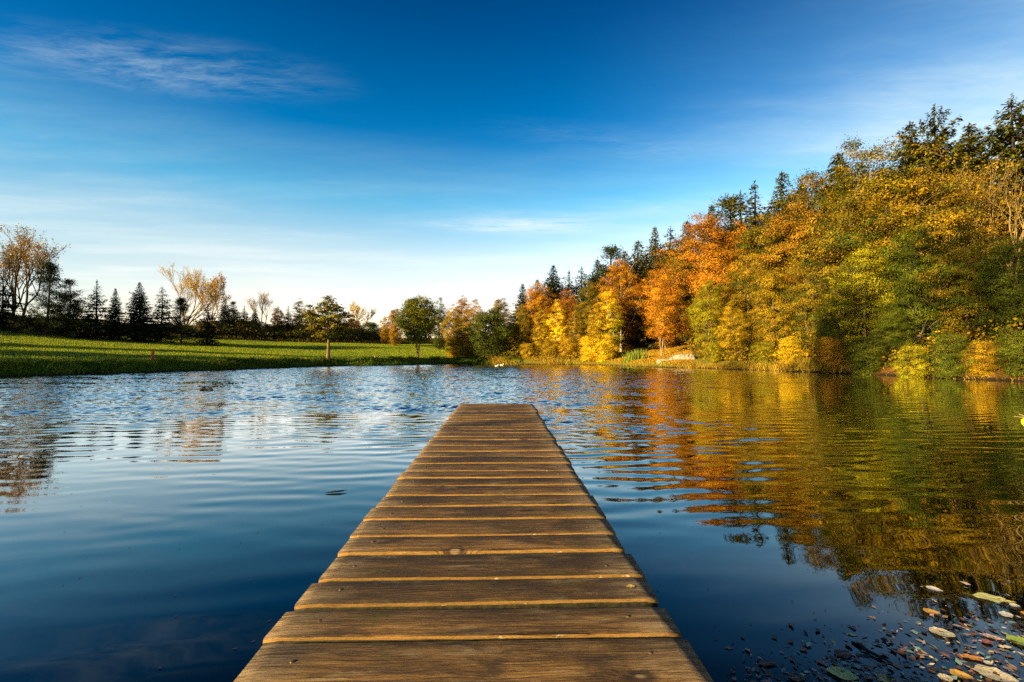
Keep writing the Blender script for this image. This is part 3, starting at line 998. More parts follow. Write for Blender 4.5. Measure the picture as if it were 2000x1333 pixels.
# TREES
G_HILL, G_BERM, G_FAR = 'trees on the wooded hill', 'conifers along the raised edge of the meadow', 'trees beyond the far end of the meadow'
TREES = [
    # --- skyline of the wooded hill, from the right edge of the photo to the left
    ('O0', 1992, 172, 33, 'sprucew', 'tall old spruce with open upswept boughs cut by the right edge of the photo', G_HILL, 'dark', 1.35),
    ('O1', 1838, 195, 34, 'sprucew', 'tall old spruce with curved open boughs standing alone above the gold crowns', G_HILL, 'dark', 1.25),
    ('B1', 1735, 268, 31, 'olive', 'big olive brown tree whose ragged top reaches the sky left of the tall lone spruce', G_HILL, 'brown', 1.0),
    ('B2', 1690, 255, 33, 'olive', 'tree with sparse dark twigs poking highest between thin spruce top and lone spruce', G_HILL, 'brown', .7),
    ('S0', 1645, 292, 38, 'sprucew', 'spruce with only its thin top showing over olive crowns, nearest neighbour of the ragged tree', G_HILL, 'dark', 1.35),
    ('B0', 1595, 325, 38, 'olive', 'dull olive crown on the skyline right of the pointed narrow spruce', G_HILL, 'brown', .9),
    ('S1', 1533, 330, 42, 'sprucew', 'narrow pointed spruce rising clear of the brown crowns at mid slope', G_HILL, 'dark', 1.01),
    ('S4', 1478, 350, 44, 'sprucew', 'broad ragged spruce of the skyline pair left of the narrow pointed spruce', G_HILL, 'dark', 1.49),
    ('S3', 1450, 368, 45, 'sprucew', 'blunt lower spruce at the left shoulder of the broad ragged spruce', G_HILL, 'dark', 1.35),
    ('P1', 1425, 388, 46, 'sprucew', 'small scruffy dark pine at the left foot of the blunt spruce', G_HILL, 'dark', 1.22),
    ('S0', 1393, 397, 50, 'sprucew', 'tiny spruce tip just showing over the large rust coloured beech', G_HILL, 'dark', 1.08),
    ('B3', 1375, 412, 45, 'rust', 'large rust coloured beech crown on the skyline above the clearing', G_HILL, 'grey', 1.05),
    ('S3', 1312, 440, 54, 'spruce', 'right hand spruce of the skyline pair left of the rust coloured beech', G_HILL, 'dark', 1.08),
    ('S2', 1281, 440, 53, 'sprucew', 'slim ragged spruce, left one of the skyline pair beside the rust beech', G_HILL, 'dark', 0.94),
    ('S2', 1248, 468, 49, 'sprucew', 'broad dark green conifer whose flank shows between orange crowns', G_HILL, 'dark', 1.35),
    ('P1', 1193, 484, 58, 'pine', 'flat topped dark pine on the skyline above the orange birch', G_HILL, 'dark', 1.62),
    ('S1', 1168, 505, 60, 'spruce', 'dark spruce one place left of the flat topped pine', G_HILL, 'dark', 1.22),
    ('S3', 1137, 519, 61, 'spruce', 'thin spruce spike in the dark skyline group above the gold birches', G_HILL, 'dark', 1.08),
    ('S4', 1112, 527, 60, 'spruce', 'broad low spruce between the black cone shaped spruce and thin spruce spike', G_HILL, 'dark', 1.62),
    ('S2', 1081, 516, 58, 'spruce', 'black cone shaped spruce standing out against the pale sky near the picture centre', G_HILL, 'dark', 1.28),
    ('S0', 1021, 553, 62, 'spruce', 'small dark spruce at the low left end of the hill skyline', G_HILL, 'dark', 1.22),
    ('S2', 1788, 232, 37, 'sprucew', 'spruce spire showing between the ragged topped tree and tall lone spruce', G_HILL, 'dark', 1.08),
    ('S0', 1905, 235, 38, 'sprucew', 'spruce spire in the notch between the two tall old spruces', G_HILL, 'dark', 1.22),
    ('S0', 1570, 352, 44, 'sprucew', 'spruce top half hidden right of the narrow pointed spruce', G_HILL, 'dark', 1.08),
    ('S1', 1345, 428, 52, 'sprucew', 'dark spruce top touching the left shoulder of the rust coloured beech', G_HILL, 'dark', 1.08),
    ('S2', 1222, 488, 56, 'sprucew', 'pointed spruce top between flat topped pine and broad dark green conifer', G_HILL, 'dark', 1.22),
    ('S1', 1050, 545, 63, 'spruce', 'short dark spruce left of the black cone shaped spruce', G_HILL, 'dark', 1.35),
    # --- middle of the wood
    ('Q3', 1955, 262, 27, 'ogold', 'golden thinly leaved tree with many pale upright limbs below the right edge spruce', G_HILL, 'gold', 1.1),
    ('B0', 1800, 325, 28, 'ogold', 'dull gold crown spread right in front of the tall lone spruce', G_HILL, 'gold', 1.05),
    ('B3', 1880, 330, 30, 'brown', 'brown crown filling the notch between the two tall old spruces', G_HILL, 'brown', .9),
    ('B2', 1665, 355, 29, 'olive', 'wide olive gold tree with dark hollows under the ragged topped tree', G_HILL, 'brown', 1.0),
    ('B1', 1560, 390, 36, 'brown', 'brownish crown in front of the narrow pointed spruce', G_HILL, 'brown', .95),
    ('B0', 1500, 410, 38, 'olive', 'olive crown tucked under the skyline pair of spruces', G_HILL, 'brown', .9),
    ('T0', 1440, 428, 41, 'orange', 'bright orange slender crown between the rust beech and olive crowns', G_HILL, 'gold', 1.0),
    ('B2', 1462, 480, 36, 'ogold', 'gold green tree right of the bright orange slender crown', G_HILL, 'gold', .85),
    ('H0', 1405, 470, 40, 'orange', 'orange beech with pale forked limbs showing through dark holes in its crown', G_HILL, 'gold', .95),
    ('B1', 1335, 462, 46, 'olive', 'olive gold crown just left of the large rust beech', G_HILL, 'gold', .9),
    ('H1', 1292, 520, 39.5, 'orange', 'orange beech overhanging the clearing with its pale trunks in view', G_HILL, 'gold', .85),
    ('T1', 1300, 505, 45, 'rust', 'narrow red brown tree right of the broad dark green conifer', G_HILL, 'grey', 1.1),
    ('B3', 1213, 502, 47, 'orange', 'orange birch crown beneath the flat topped pine', G_HILL, 'white', .75),
    ('T2', 1186, 560, 44, 'yellow', 'tall slim tree of clearest bright yellow left of the conifer flank', G_HILL, 'white', 1.1),
    ('T0', 1198, 585, 43.5, 'lime', 'yellow green slender tree at the left edge of the clearing', G_HILL, 'white', 1.0),
    ('T1', 1165, 590, 43.5, 'gold', 'gold tree between the bright yellow slim tree and olive gold birch', G_HILL, 'gold', 1.0),
    ('B0', 1152, 545, 51, 'olive', 'olive gold crown below the thin spruce spike', G_HILL, 'brown', .8),
    ('T2', 1122, 600, 45.5, 'gold', 'orange gold birch above the shore between two yellow birches', G_HILL, 'white', 1.0),
    ('T0', 1088, 583, 46, 'yellow', 'yellow birch in front of the red brown crowns under the black cone spruce', G_HILL, 'white', 1.05),
    ('B2', 1105, 558, 53, 'rust', 'dark red crown right below the black cone shaped spruce', G_HILL, 'brown', .9),
    ('B1', 1052, 548, 54, 'orange', 'rounded orange crown topping the low left end of the wood', G_HILL, 'brown', .95),
    ('T1', 1056, 600, 46.5, 'gold', 'gold tree at the shore left of the yellow birch', G_HILL, 'gold', 1.0),
    ('B3', 1020, 592, 49, 'olive', 'olive brown tree right of the round dark green bush', G_HILL, 'brown', .75),
    ('B0', 978, 580, 56, 'olive', 'olive crown showing over the round dark green bush', G_HILL, 'brown', .9),
    ('B2', 925, 582, 58, 'brown', 'brown and olive crown right of the many stemmed tree', G_HILL, 'brown', .95),
    ('T2', 902, 575, 64, 'orange', 'small orange top peeping over crowns right of the many stemmed tree', G_HILL, 'brown', 1.1),
    ('B1', 885, 592, 52, 'gold', 'gold olive tree directly right of the many stemmed tree', G_HILL, 'brown', .75),
    # --- along the water, right
    ('B3', 1385, 545, 35.5, 'lime', 'yellow green tree at the water right of the pale slab', G_HILL, 'gold', .85),
    ('B1', 1430, 590, 33, 'gold', 'gold tree at the water with drooping sprays, second right of the pale slab', G_HILL, 'gold', .9),
    ('B0', 1510, 520, 31, 'ogold', 'broad orange gold tree at the water left of the shaded green thicket', G_HILL, 'gold', .9),
    ('B2', 1590, 470, 29.5, 'olive', 'olive tree above the left end of the shaded green thicket', G_HILL, 'gold', .85),
    ('B3', 1690, 470, 26.5, 'lime', 'lime yellow tree with bright layered sprays over the shaded thicket', G_HILL, 'gold', .95),
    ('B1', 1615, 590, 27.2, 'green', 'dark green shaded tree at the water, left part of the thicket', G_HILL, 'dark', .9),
    ('B0', 1790, 440, 24.5, 'green', 'green tree with a dark leaning trunk near the right edge', G_HILL, 'grey', .9),
    ('B2', 1890, 430, 23.0, 'olive', 'olive brown tree right of the dark leaning trunk', G_HILL, 'brown', .95),
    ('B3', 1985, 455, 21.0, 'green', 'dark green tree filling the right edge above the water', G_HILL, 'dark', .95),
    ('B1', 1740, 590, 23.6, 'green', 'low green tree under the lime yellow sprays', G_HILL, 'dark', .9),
    ('U0', 1780, 668, 20.6, 'lime', 'lime green bush hanging over the water near the right', 'bushes on the wooded shore', 'brown', .9),
    ('U1', 1918, 662, 18.7, 'gold', 'bright gold bush above the water by the right edge', 'bushes on the wooded shore', 'brown', .85),
    ('U2', 1992, 640, 17.7, 'green', 'green bush cut by the right edge at the waterline', 'bushes on the wooded shore', 'brown', .9),
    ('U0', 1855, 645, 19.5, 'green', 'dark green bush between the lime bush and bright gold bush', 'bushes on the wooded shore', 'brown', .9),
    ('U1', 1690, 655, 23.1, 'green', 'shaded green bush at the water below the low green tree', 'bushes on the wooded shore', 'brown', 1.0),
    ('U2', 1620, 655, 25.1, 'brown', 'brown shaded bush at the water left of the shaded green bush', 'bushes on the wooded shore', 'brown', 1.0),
    ('U0', 1545, 655, 28.0, 'yellow', 'bright yellow bush at the water where the sunlit shore begins', 'bushes on the wooded shore', 'brown', 1.1),
    ('U1', 1490, 665, 30.0, 'lime', 'yellow green bush at the water midway between slab and thicket', 'bushes on the wooded shore', 'brown', 1.1),
    ('U2', 1395, 668, 33.2, 'lime', 'yellow green bush touching the right end of the pale slab', 'bushes on the wooded shore', 'brown', 1.1),
    # --- along the water, far middle
    ('U1', 1180, 650, 42.6, 'yellow', 'bright yellow bush left of the clearing by the water', 'bushes on the far shore', 'gold', 1.0),
    ('U0', 1152, 655, 43.4, 'yellow', 'yellow bush with pale stems, next left of the clearing bush', 'bushes on the far shore', 'gold', 1.1),
    ('U2', 1110, 655, 45.0, 'gold', 'gold bush at the water midway along the far shore', 'bushes on the far shore', 'gold', 1.1),
    ('U1', 1075, 662, 45.4, 'gold', 'orange gold bush right of the dark gap in the far shore', 'bushes on the far shore', 'gold', 1.0),
    ('U0', 1030, 668, 46.0, 'gold', 'gold bush left of the dark gap in the far shore', 'bushes on the far shore', 'gold', 1.1),
    ('U2', 958, 602, 47.8, 'dark', 'big round dark green bush at the water behind two white ducks', 'bushes on the far shore', 'dark', 1.05),
    ('U1', 912, 640, 50.5, 'olive', 'olive bush between gold shrub and big dark bush', 'bushes on the far shore', 'brown', 1.1),
    ('U0', 885, 662, 49.5, 'gold', 'low golden shrub on the grass right of the many stemmed tree', 'bushes on the far shore', 'gold', 1.0),
    # --- lawn and its far end
    ('L0', 641, 576, 39.9, 'lone', 'small round headed tree with one pale trunk alone on the grassy bank', None, 'tan', 1.22),
    ('M0', 816, 574, 46.0, 'alder', 'dark green tree with several pale leaning stems at the far corner of the pond', None, 'gold', 1.05),
    ('B2', 858, 580, 62, 'dark', 'dark crown rising behind the many stemmed tree', G_FAR, 'dark', .8),
    ('B0', 772, 602, 66, 'brown', 'rust orange tree left behind the many stemmed tree', G_FAR, 'brown', .95),
    ('T1', 752, 616, 70, 'brown', 'small orange brown tree at the right end of the distant treeline gap', G_FAR, 'brown', 1.3),
    ('Q1', 702, 588, 74, 'pale', 'nearly bare pale gold tree right behind the lone lawn tree', G_FAR, 'grey', 1.2),
    ('U0', 690, 622, 72, 'orange', 'low orange tree under the nearly bare pale gold tree', G_FAR, 'brown', 1.1),
    ('U2', 722, 628, 78, 'dark', 'low dark tree at the lowest point of the distant treeline', G_FAR, 'dark', 1.6),
    ('T0', 584, 581, 66, 'olive', 'olive and gold slender tree just left of the lone lawn tree', G_FAR, 'brown', 1.1),
    ('B3', 606, 600, 68, 'brown', 'brown tree half hidden behind the left side of the lone lawn tree', G_FAR, 'brown', .9),
    ('S4', 562, 596, 66, 'spruce', 'dark spruce between the olive slender tree and rusty low tree', G_FAR, 'dark', 1.2),
    ('B1', 542, 598, 67, 'rust', 'rusty brown low tree right of the white trunked bare birch', G_FAR, 'brown', .9),
    ('Q2', 515, 566, 63, 'tan', 'bare birch with a white trunk above the dark distant treeline', G_FAR, 'white', 1.0),
    ('S0', 497, 602, 65, 'spruce', 'dark spruce at the left foot of the white trunked bare birch', G_FAR, 'dark', 1.3),
    ('S4', 476, 596, 64, 'spruce', 'dark spruce two places left of the white trunked bare birch', G_FAR, 'dark', 1.4),
    ('P1', 455, 590, 62, 'pine', 'dark bushy pine in the distant treeline left of the bare birch', G_FAR, 'dark', 1.2),
    ('S1', 438, 582, 60, 'spruce', 'spruce with a thin pale tip at the left end of the distant treeline', G_FAR, 'dark', 1.1),
    # --- raised field edge at the left
    ('Q1', 412, 528, 58, 'tan', 'thin tan tree with few leaves, right one of the bare pair', G_BERM, 'gold', .9),
    ('Q3', 362, 510, 60, 'pale', 'tall pale gold tree with bare top twigs, left one of the bare pair', G_BERM, 'gold', 1.0),
    ('S3', 405, 592, 47, 'spruce', 'small black spruce in front of the thin tan tree', G_BERM, 'dark', 1.3),
    ('P0', 352, 582, 48, 'pine', 'squat dark pine in front of the tall pale gold tree', G_BERM, 'dark', 1.3),
    ('S3', 314, 558, 46, 'spruce', 'dark spruce left beside the tall pale gold tree', G_BERM, 'dark', 1.05),
    ('S2', 270, 550, 44, 'spruce', 'free standing symmetrical spruce in the middle of the conifer row', G_BERM, 'dark', 1.05),
    ('S0', 223, 562, 44, 'spruce', 'slim small spruce with a long tip between two wider spruces', G_BERM, 'dark', .85),
    ('S4', 186, 545, 42.5, 'spruce', 'wide dark spruce left of the slim small spruce', G_BERM, 'dark', 1.15),
    ('P1', 132, 547, 41, 'pine', 'dark pine with layered boughs right of the brown tinged pine', G_BERM, 'dark', 1.25),
    ('P0', 92, 512, 40, 'pine', 'brown tinged pine under the tall bare maple', G_BERM, 'brown', 1.1),
    ('Q0', 32, 428, 41, 'tan', 'tall twin trunked maple with few orange leaves at the left edge', G_BERM, 'dark', 1.1),
    ('S3', 2, 535, 39, 'spruce', 'dark spruce cut by the left edge under the tall bare maple', G_BERM, 'dark', 1.2),
]
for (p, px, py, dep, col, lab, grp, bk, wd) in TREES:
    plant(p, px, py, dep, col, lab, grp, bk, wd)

# unseen left shore trees, added to shade the wooded bank and stripe the meadow
for (p, x, y, h, col, lab, wd) in [
    ('B0', -31.0, -9.0, 21.0, 'olive', 'unseen olive tree added on the left shore for its shadow, nearest the jetty', .42),
    ('B1', -34.0, -4.0, 17.0, 'gold', 'unseen gold tree added on the left shore for its shadow, second from the jetty', .52),
    ('K0', -27.0, -13.7, 24.0, 'olive', 'unseen high crowned tree with a bare trunk, added behind the jetty for its shade', .95),
    ('S0', -48.0, 9.0, 11.0, 'spruce', 'unseen spruce added beside the meadow for its shadow, left of the view', 1.0),
    ('S1', -53.0, 13.0, 12.0, 'spruce', 'second unseen spruce added beside the meadow for its shadow, left of the view', 1.0),
    ('B1', -33.0, 8.5, 8.5, 'gold', 'unseen small gold tree added on the left bank for its shadow, nearest the water', 1.0),
    ('B0', -35.0, 12.5, 8.5, 'olive', 'unseen small olive tree added on the left bank for its shadow, behind the gold one', 1.0),
    ('B2', -37.5, 16.0, 8.0, 'brown', 'unseen small brown tree added on the left bank for its shadow, farthest up the meadow', 1.0),
    ('S2', -49.0, 29.0, 10.0, 'spruce', 'unseen spruce added on the raised meadow edge for its shadow, left of the view', 1.0),
]:
    plant(p, 0, h, 0, col, lab, 'unseen trees added on the left shore for their shadows', wide=wd, xyz=(x, y, float(height([(x, y)])[0])))

# ------------------------------------------------------------------ ground cover nobody could count
def blade_material():
    m, t, out = new_mat('grass_blades')
    oi = t.add('ShaderNodeObjectInfo')
    a1 = t.add('ShaderNodeAttribute', attribute_name='rnd').outputs['Fac']
    a2 = t.add('ShaderNodeAttribute', attribute_name='clu').outputs['Fac']
    hs = t.add('ShaderNodeHueSaturation')
    t.put(hs.inputs['Hue'], t.lin(a2, 0, 1, .485, .515))
    t.put(hs.inputs['Value'], t.lin(a1, 0, 1, .5, 1.5))
    t.put(hs.inputs['Color'], oi.outputs['Color'])
    b = principled(t, None, hs.outputs[0], .7, .2)
    tr = t.add('ShaderNodeBsdfTranslucent')
    t.put(tr.inputs[0], hs.outputs[0])
    mx = t.add('ShaderNodeMixShader')
    mx.inputs[0].default_value = .3
    t.l.new(b, mx.inputs[1])
    t.l.new(tr.outputs[0], mx.inputs[2])
    t.l.new(mx.outputs[0], out.inputs[0])
    return m


M_BLADE = blade_material()


def blades(name, P, h, w, color, rs, lean=.35):
    """upright tapering blades rooted at the ground points P"""
    n = len(P)
    z = height(P) - .01
    a = rs.uniform(0, 2 * np.pi, n)
    dx, dy = np.cos(a) * w * .5, np.sin(a) * w * .5
    lx, ly = rs.normal(size=n) * lean * h, rs.normal(size=n) * lean * h
    b = np.column_stack([P, z])
    v = np.stack([b + np.stack([dx, dy, 0 * z], 1), b - np.stack([dx, dy, 0 * z], 1),
                  b + np.stack([lx * .5 - dx * .6, ly * .5 - dy * .6, h * .62], 1), b + np.stack([lx, ly, h], 1),
                  b + np.stack([lx * .5 + dx * .6, ly * .5 + dy * .6, h * .62], 1)], 1).reshape(-1, 3)
    f = np.arange(5 * n).reshape(-1, 5)[:, [0, 1, 2, 3, 4]]
    cl = .5 + .5 * np.sin(P[:, 0] * 1.7 + 2 * np.sin(P[:, 1] * .9)) * np.cos(P[:, 1] * 1.3)
    me = make_mesh(name, v, f, [M_BLADE], dict(rnd=rs.random(n), clu=np.clip(cl + rs.normal(size=n) * .2, 0, 1)))
    return tag(obj(name, me, color=color), kind='stuff')


def scatter(n, box, test, rs):
    P = np.stack([rs.uniform(box[0], box[1], n), rs.uniform(box[2], box[3], n)], 1)
    return P[test(P, sdist(P))]


def build_cover():
    rs = np.random.default_rng(77)
    inview = lambda P: np.abs(P[:, 0]) < 1.22 * P[:, 1] + 1
    leftside = lambda P, d: (P[:, 0] < 2 - 3 * rs.random(len(P))) & inview(P)
    P = scatter(430000, (-56, 3, 18, 76), lambda P, d: (d > .5) & (d < 29) & leftside(P, d), rs)
    h = rs.uniform(.035, .085, len(P))
    blades('meadow_grass', P, h, h * .38, (0.30, 0.32, 0.006, 1), rs)
    P = scatter(260000, (-30, 1, 15, 49), lambda P, d: (d > .12) & (d < 1.5) & leftside(P, d), rs)
    tuft = np.sin(P[:, 0] * 3.1 + 2 * np.sin(P[:, 1] * 1.9)) * np.sin(P[:, 1] * 2.7 + 1.5 * np.sin(P[:, 0] * 1.3))
    h = rs.uniform(.08, .22, len(P)) * (1 + .9 * np.clip(tuft, -.5, 1))
    blades('bank_grass', P, h, .028 + h * .10, (0.075, 0.115, 0.006, 1), rs, .5)
    P = scatter(150000, (-60, 0, 30, 85), lambda P, d: (d > 24) & (d < 36) & leftside(P, d), rs)
    h = rs.uniform(.15, .55, len(P))
    blades('rough_herbs', P, h, h * .16, (0.12, 0.085, 0.018, 1), rs, .5)
    rightside = lambda P: (P[:, 0] > -3 + 2 * rs.random(len(P))) & inview(P)
    P = scatter(420000, (-4, 28, 14, 52), lambda P, d: (d > .02) & (d < 1.3) & rightside(P) & (rs.random(len(P)) < .35 + .65 * (np.sin(P[:, 0] * 2.1 + P[:, 1] * 1.3) > -.2)), rs)
    h = rs.uniform(.12, .55, len(P)) * (.6 + .4 * np.sin(P[:, 0] * 1.4 + P[:, 1]))
    near = sst(P[:, 0], 15.5, 17.5) * sst(P[:, 1], 26, 22)
    h *= 1 - .62 * near
    sx, sy = at_water(1322, 718)
    keep = (np.hypot(P[:, 0] - sx, P[:, 1] - sy - .4) > 1.75) & (rs.random(len(P)) > .72 * near)
    h = np.where(np.abs((P[:, 0] / P[:, 1]) - .300) < .085, h * .45, h)
    P, h = P[keep], h[keep]
    blades('shore_grass', P, h, .012 + h * .035, (0.40, 0.25, 0.022, 1), rs, .45)
    # clearing: short grass under fallen leaves
    clear = lambda P: (np.abs((P[:, 0] / P[:, 1]) - .300) < .095)
    P = scatter(90000, (5, 20, 30, 50), lambda P, d: (d > .5) & (d < 9) & clear(P), rs)
    h = rs.uniform(.04, .10, len(P))
    blades('clearing_grass', P, h, h * .7, (0.40, 0.22, 0.014, 1), rs)
    # brambles, saplings and leaf sprays under the trees
    P = scatter(9000, (-6, 42, 14, 66), lambda P, d: (d > .7) & (d < 22) & rightside(P) & ~((d < 9.5) & clear(P)), rs)
    d = sdist(P)
    n = 34
    hh = rs.uniform(.3, 1.7, len(P)) * np.where(d < 2, .6, 1.0)
    c = np.repeat(np.column_stack([P, height(P)]), n, 0)
    H = np.repeat(hh, n)
    L = c + rs.normal(size=c.shape) * np.array([.38, .38, 0]) + np.stack([0 * H, 0 * H, H * rs.random(len(c)) ** .7], 1)
    sz = rs.uniform(.08, .17, len(c))
    v, f = leaf_quads(L, rs.normal(size=L.shape) * .6 + [-.3, -.3, .5], sz, sz * .7, rs)
    me = make_mesh('undergrowth', v, f, [M_LEAF], dict(rnd=rs.random(len(L)), clu=np.repeat(rs.random(len(P)), n)))
    tag(obj('undergrowth', me, color=(0.27, 0.15, 0.010, .42)), kind='stuff')


def build_far_wood():
    """dense low growth closing the far end of the meadow and the foot of the conifer row"""
    rs = np.random.default_rng(55)
    for name, lo, hi, d0, d1, n, hmax, col in [('far_wood', 395, 765, 25.5, 34, 1500, 2.2, (0.085, 0.050, 0.010, .45)), ('hedge_growth', -60, 420, 26.5, 31, 700, .75, (0.045, 0.035, 0.010, .5))]:
        P = np.stack([rs.uniform(-60, 0, n * 40), rs.uniform(25, 92, n * 40)], 1)
        px = 1000 + FPX * P[:, 0] / P[:, 1]
        d = sdist(P)
        P = P[(px > lo) & (px < hi) & (d > d0) & (d < d1)][:n]
        k = 60
        hh = hmax * rs.uniform(.35, 1.0, len(P)) * (.75 + .25 * np.sin(P[:, 0] * .8) * np.cos(P[:, 1] * .5))
        c = np.repeat(np.column_stack([P, height(P)]), k, 0)
        Hh = np.repeat(hh, k)
        L = c + rs.normal(size=c.shape) * np.array([.5, .5, 0]) + np.stack([0 * Hh, 0 * Hh, Hh * rs.random(len(c)) ** .8], 1)
        sz = rs.uniform(.14, .30, len(c))
        v, f = leaf_quads(L, rs.normal(size=L.shape) * .7 + [0, 0, .4], sz, sz * .65, rs)
        me = make_mesh(name, v, f, [M_LEAF], dict(rnd=rs.random(len(L)), clu=np.repeat(rs.random(len(P)), k)))
        tag(obj(name, me, color=col), kind='stuff')


build_cover()
build_far_wood()

# ------------------------------------------------------------------ small things on the shore and the lawn
def build_slab():
    """low pale stone apron sloping into the water under the clearing"""
    rs = np.random.default_rng(4)
    x0, y0 = at_water(1282, 718.2)
    x1, y1 = at_water(1362, 718.8)
    a, b = np.array([x0, y0]), np.array([x1, y1])
    L = np.linalg.norm(b - a)
    e = (b - a) / L
    nrm = np.array([-e[1], e[0]])
    if nrm[1] < 0:
        nrm = -nrm
    nx, ny = 44, 20
    V = []
    for i in range(nx + 1):
        s = i / nx
        for j in range(ny + 1):
            q = j / ny
            top = .58 + .34 * sst(np.array([s]), .2, .62)[0] - .28 * sst(np.array([s]), .93, 1.0)[0] - .22 * (1 - sst(np.array([s]), 0, .05)[0])
            z = -.25 + (top + .25) * min(1, (q / .55)) ** .75
            p = a + e * s * L + nrm * (q * 1.5 - .25)
            crack = -.06 if (abs(s - .33) < .012 or abs(s - .61) < .012 or abs(s - .84) < .01) and q < .62 else 0
            V.append((p[0] + rs.normal() * .012, p[1] + rs.normal() * .012, z + rs.normal() * .022 + crack))
    # skirt down into the bank
    n = len(V)
    rim = [i * (ny + 1) + ny for i in range(nx + 1)]
    for k in rim:
        V.append((V[k][0], V[k][1] + .02, -.3))
    i, j = np.meshgrid(np.arange(nx), np.arange(ny), indexing='ij')
    w = ny + 1
    F = np.stack([i * w + j, (i + 1) * w + j, (i + 1) * w + j + 1, i * w + j + 1], -1).reshape(-1, 4)
    F2 = np.array([[rim[k], rim[k + 1], n + k + 1, n + k] for k in range(nx)])
    m = plain_mat('pale_stone', (0.42, 0.36, 0.25), (0.15, 0.11, 0.045), 4.5, .9, .12)
    o = obj('stone_slab', make_mesh('stone_slab', V, np.concatenate([F, F2]), [m]))
    tag(o, 'pale low stone slab sloping into the water below the orange clearing', 'stone slab')


def build_reeds():
    rs = np.random.default_rng(8)
    x, y = at_water(1246, 716)
    y += .9
    n = 420
    P = np.stack([x + rs.normal(size=n) * .42, y + rs.normal(size=n) * .25], 1)
    h = rs.uniform(.35, .95, n)
    o = blades('reed_clump', P, h, .035 + 0 * h, (0.24, 0.27, 0.03, 1), rs, .22)
    o['kind'] = 'thing'
    tag(o, 'tuft of upright green reeds by the water left of the pale slab', 'reeds')


def build_stakes():
    m_red = plain_mat('red_paint', (0.52, 0.06, 0.02), (0.36, 0.05, 0.02), 30, .6, .004)
    m_pale = plain_mat('faded_wood', (0.50, 0.36, 0.20), (0.36, 0.24, 0.13), 30, .8, .004)
    for px, py0, py1, dep, mat, cap, lean, lab in [
        (297, 710, 685, 27.0, m_red, m_red, .10, 'short red stake leaning slightly on the grassy left bank'),
        (733, 709, 695, 43.6, m_pale, m_red, 0.0, 'short pale stake on the bank right of the lone lawn tree'),
    ]:
        x, y, z = at(px, dep)
        H = CAM_Z + (HZ - py1) / FPX * y - z
        e = empty('marker_stake', (x, y, z), .3)
        e.rotation_euler = (0, lean, .3)
        tag(e, lab, 'stake', 'marker stakes along the pond bank')
        tb = Tubes()
        tb.add([(0, 0, -.1), (0, 0, H * .8)], [.062, .058], 8)
        tb.add([(0, 0, H * .8), (0, 0, H * .8 + .001)], [.058, .001], 8)
        obj('pole', tb.mesh('pole', [mat], False), e)
        tb = Tubes()
        tb.add([(0, 0, H * .80), (0, 0, H * .97), (0, 0, H), (0, 0, H + .001)], [.064, .062, .045, .001], 8)
        obj('cap', tb.mesh('cap', [cap], False), e)


def build_ducks():
    white = plain_mat('white_feathers', (0.80, 0.77, 0.70), (0.68, 0.64, 0.56), 20, .8, .01)
    bill = plain_mat('orange_bill', (0.62, 0.26, 0.03), (0.5, 0.2, 0.03), 30, .5, .002)
    for px, py, rz, lab in [(970, 716.6, .3, 'white duck on the far water, left one of two'), (980, 714.9, .1, 'white duck on the far water, right one of two')]:
        x, y = at_water(px, py)
        e = empty('duck', (x, y, 0), rz, .55)
        tag(e, lab, 'duck', 'white ducks under the far bushes')
        tb = Tubes()
        # body from tail to breast, then neck and head: one continuous surface
        tb.add([(-.30, 0, .15), (-.25, 0, .13), (-.15, 0, .09), (0, 0, .07), (.13, 0, .085), (.19, 0, .13), (.205, 0, .20), (.21, 0, .26), (.225, 0, .30), (.25, 0, .315), (.275, 0, .312), (.285, 0, .311)],
               [.006, .03, .085, .115, .10, .07, .042, .038, .046, .047, .030, .004], 12)
        obj('body', tb.mesh('body', [white]), e)
        tb = Tubes()
        tb.add([(.272, 0, .308), (.30, 0, .303), (.33, 0, .298), (.331, 0, .298)], [.020, .017, .014, .001], 8)
        obj('bill', tb.mesh('bill', [bill]), e)


def build_driftwood():
    m = plain_mat('wet_dark_wood', (0.012, 0.010, 0.008), (0.03, 0.022, 0.015), 20, .5, .01)
    x, y = at_water(404, 762.5)
    tb = Tubes()
    tb.add([(-.17, 0, -.01), (-.13, 0, .02), (-.06, .01, .045), (-.02, 0, .022), (.05, 0, .03), (.10, .0, .045), (.15, 0, .02), (.20, -.01, -.01)],
           [.004, .035, .045, .028, .03, .04, .03, .004], 9)
    o = obj('driftwood', tb.mesh('driftwood', [m]), loc=(x, y, .005))
    tag(o, 'small dark lump of driftwood floating on the rippled water at left', 'driftwood')
    x, y = at_water(660, 961)
    tb = Tubes()
    tb.add([(-.07, -.012, .003), (-.03, .0, .006), (.02, .012, .008), (.06, .035, .010)], [.002, .006, .006, .001], 6)
    o = obj('floating_twig', tb.mesh('floating_twig', [m]), loc=(x, y, .002))
    tag(o, 'small dark twig floating on the calm blue water left of the jetty', 'twig')
    # weed just breaking the surface
    rs = np.random.default_rng(12)
    P = []
    for px, py, n, sx in [(415, 747, 120, .45), (440, 750, 70, .3), (370, 748.5, 60, .4), (424, 756, 50, .3)]:
        cx, cy = at_water(px, py)
        P.append(np.stack([cx + rs.normal(size=n) * sx, cy + rs.normal(size=n) * .22, rs.uniform(.004, .02, n)], 1))
    P = np.concatenate(P)
    v, f = leaf_quads(P, rs.normal(size=P.shape) * .25 + [0, -.2, 1], rs.uniform(.05, .16, len(P)), .05, rs)
    o = obj('pond_weed', make_mesh('pond_weed', v, f, [M_LEAF], dict(rnd=rs.random(len(P)), clu=rs.random(len(P)))), color=(0.10, 0.12, 0.012, .3))
    tag(o, kind='stuff')


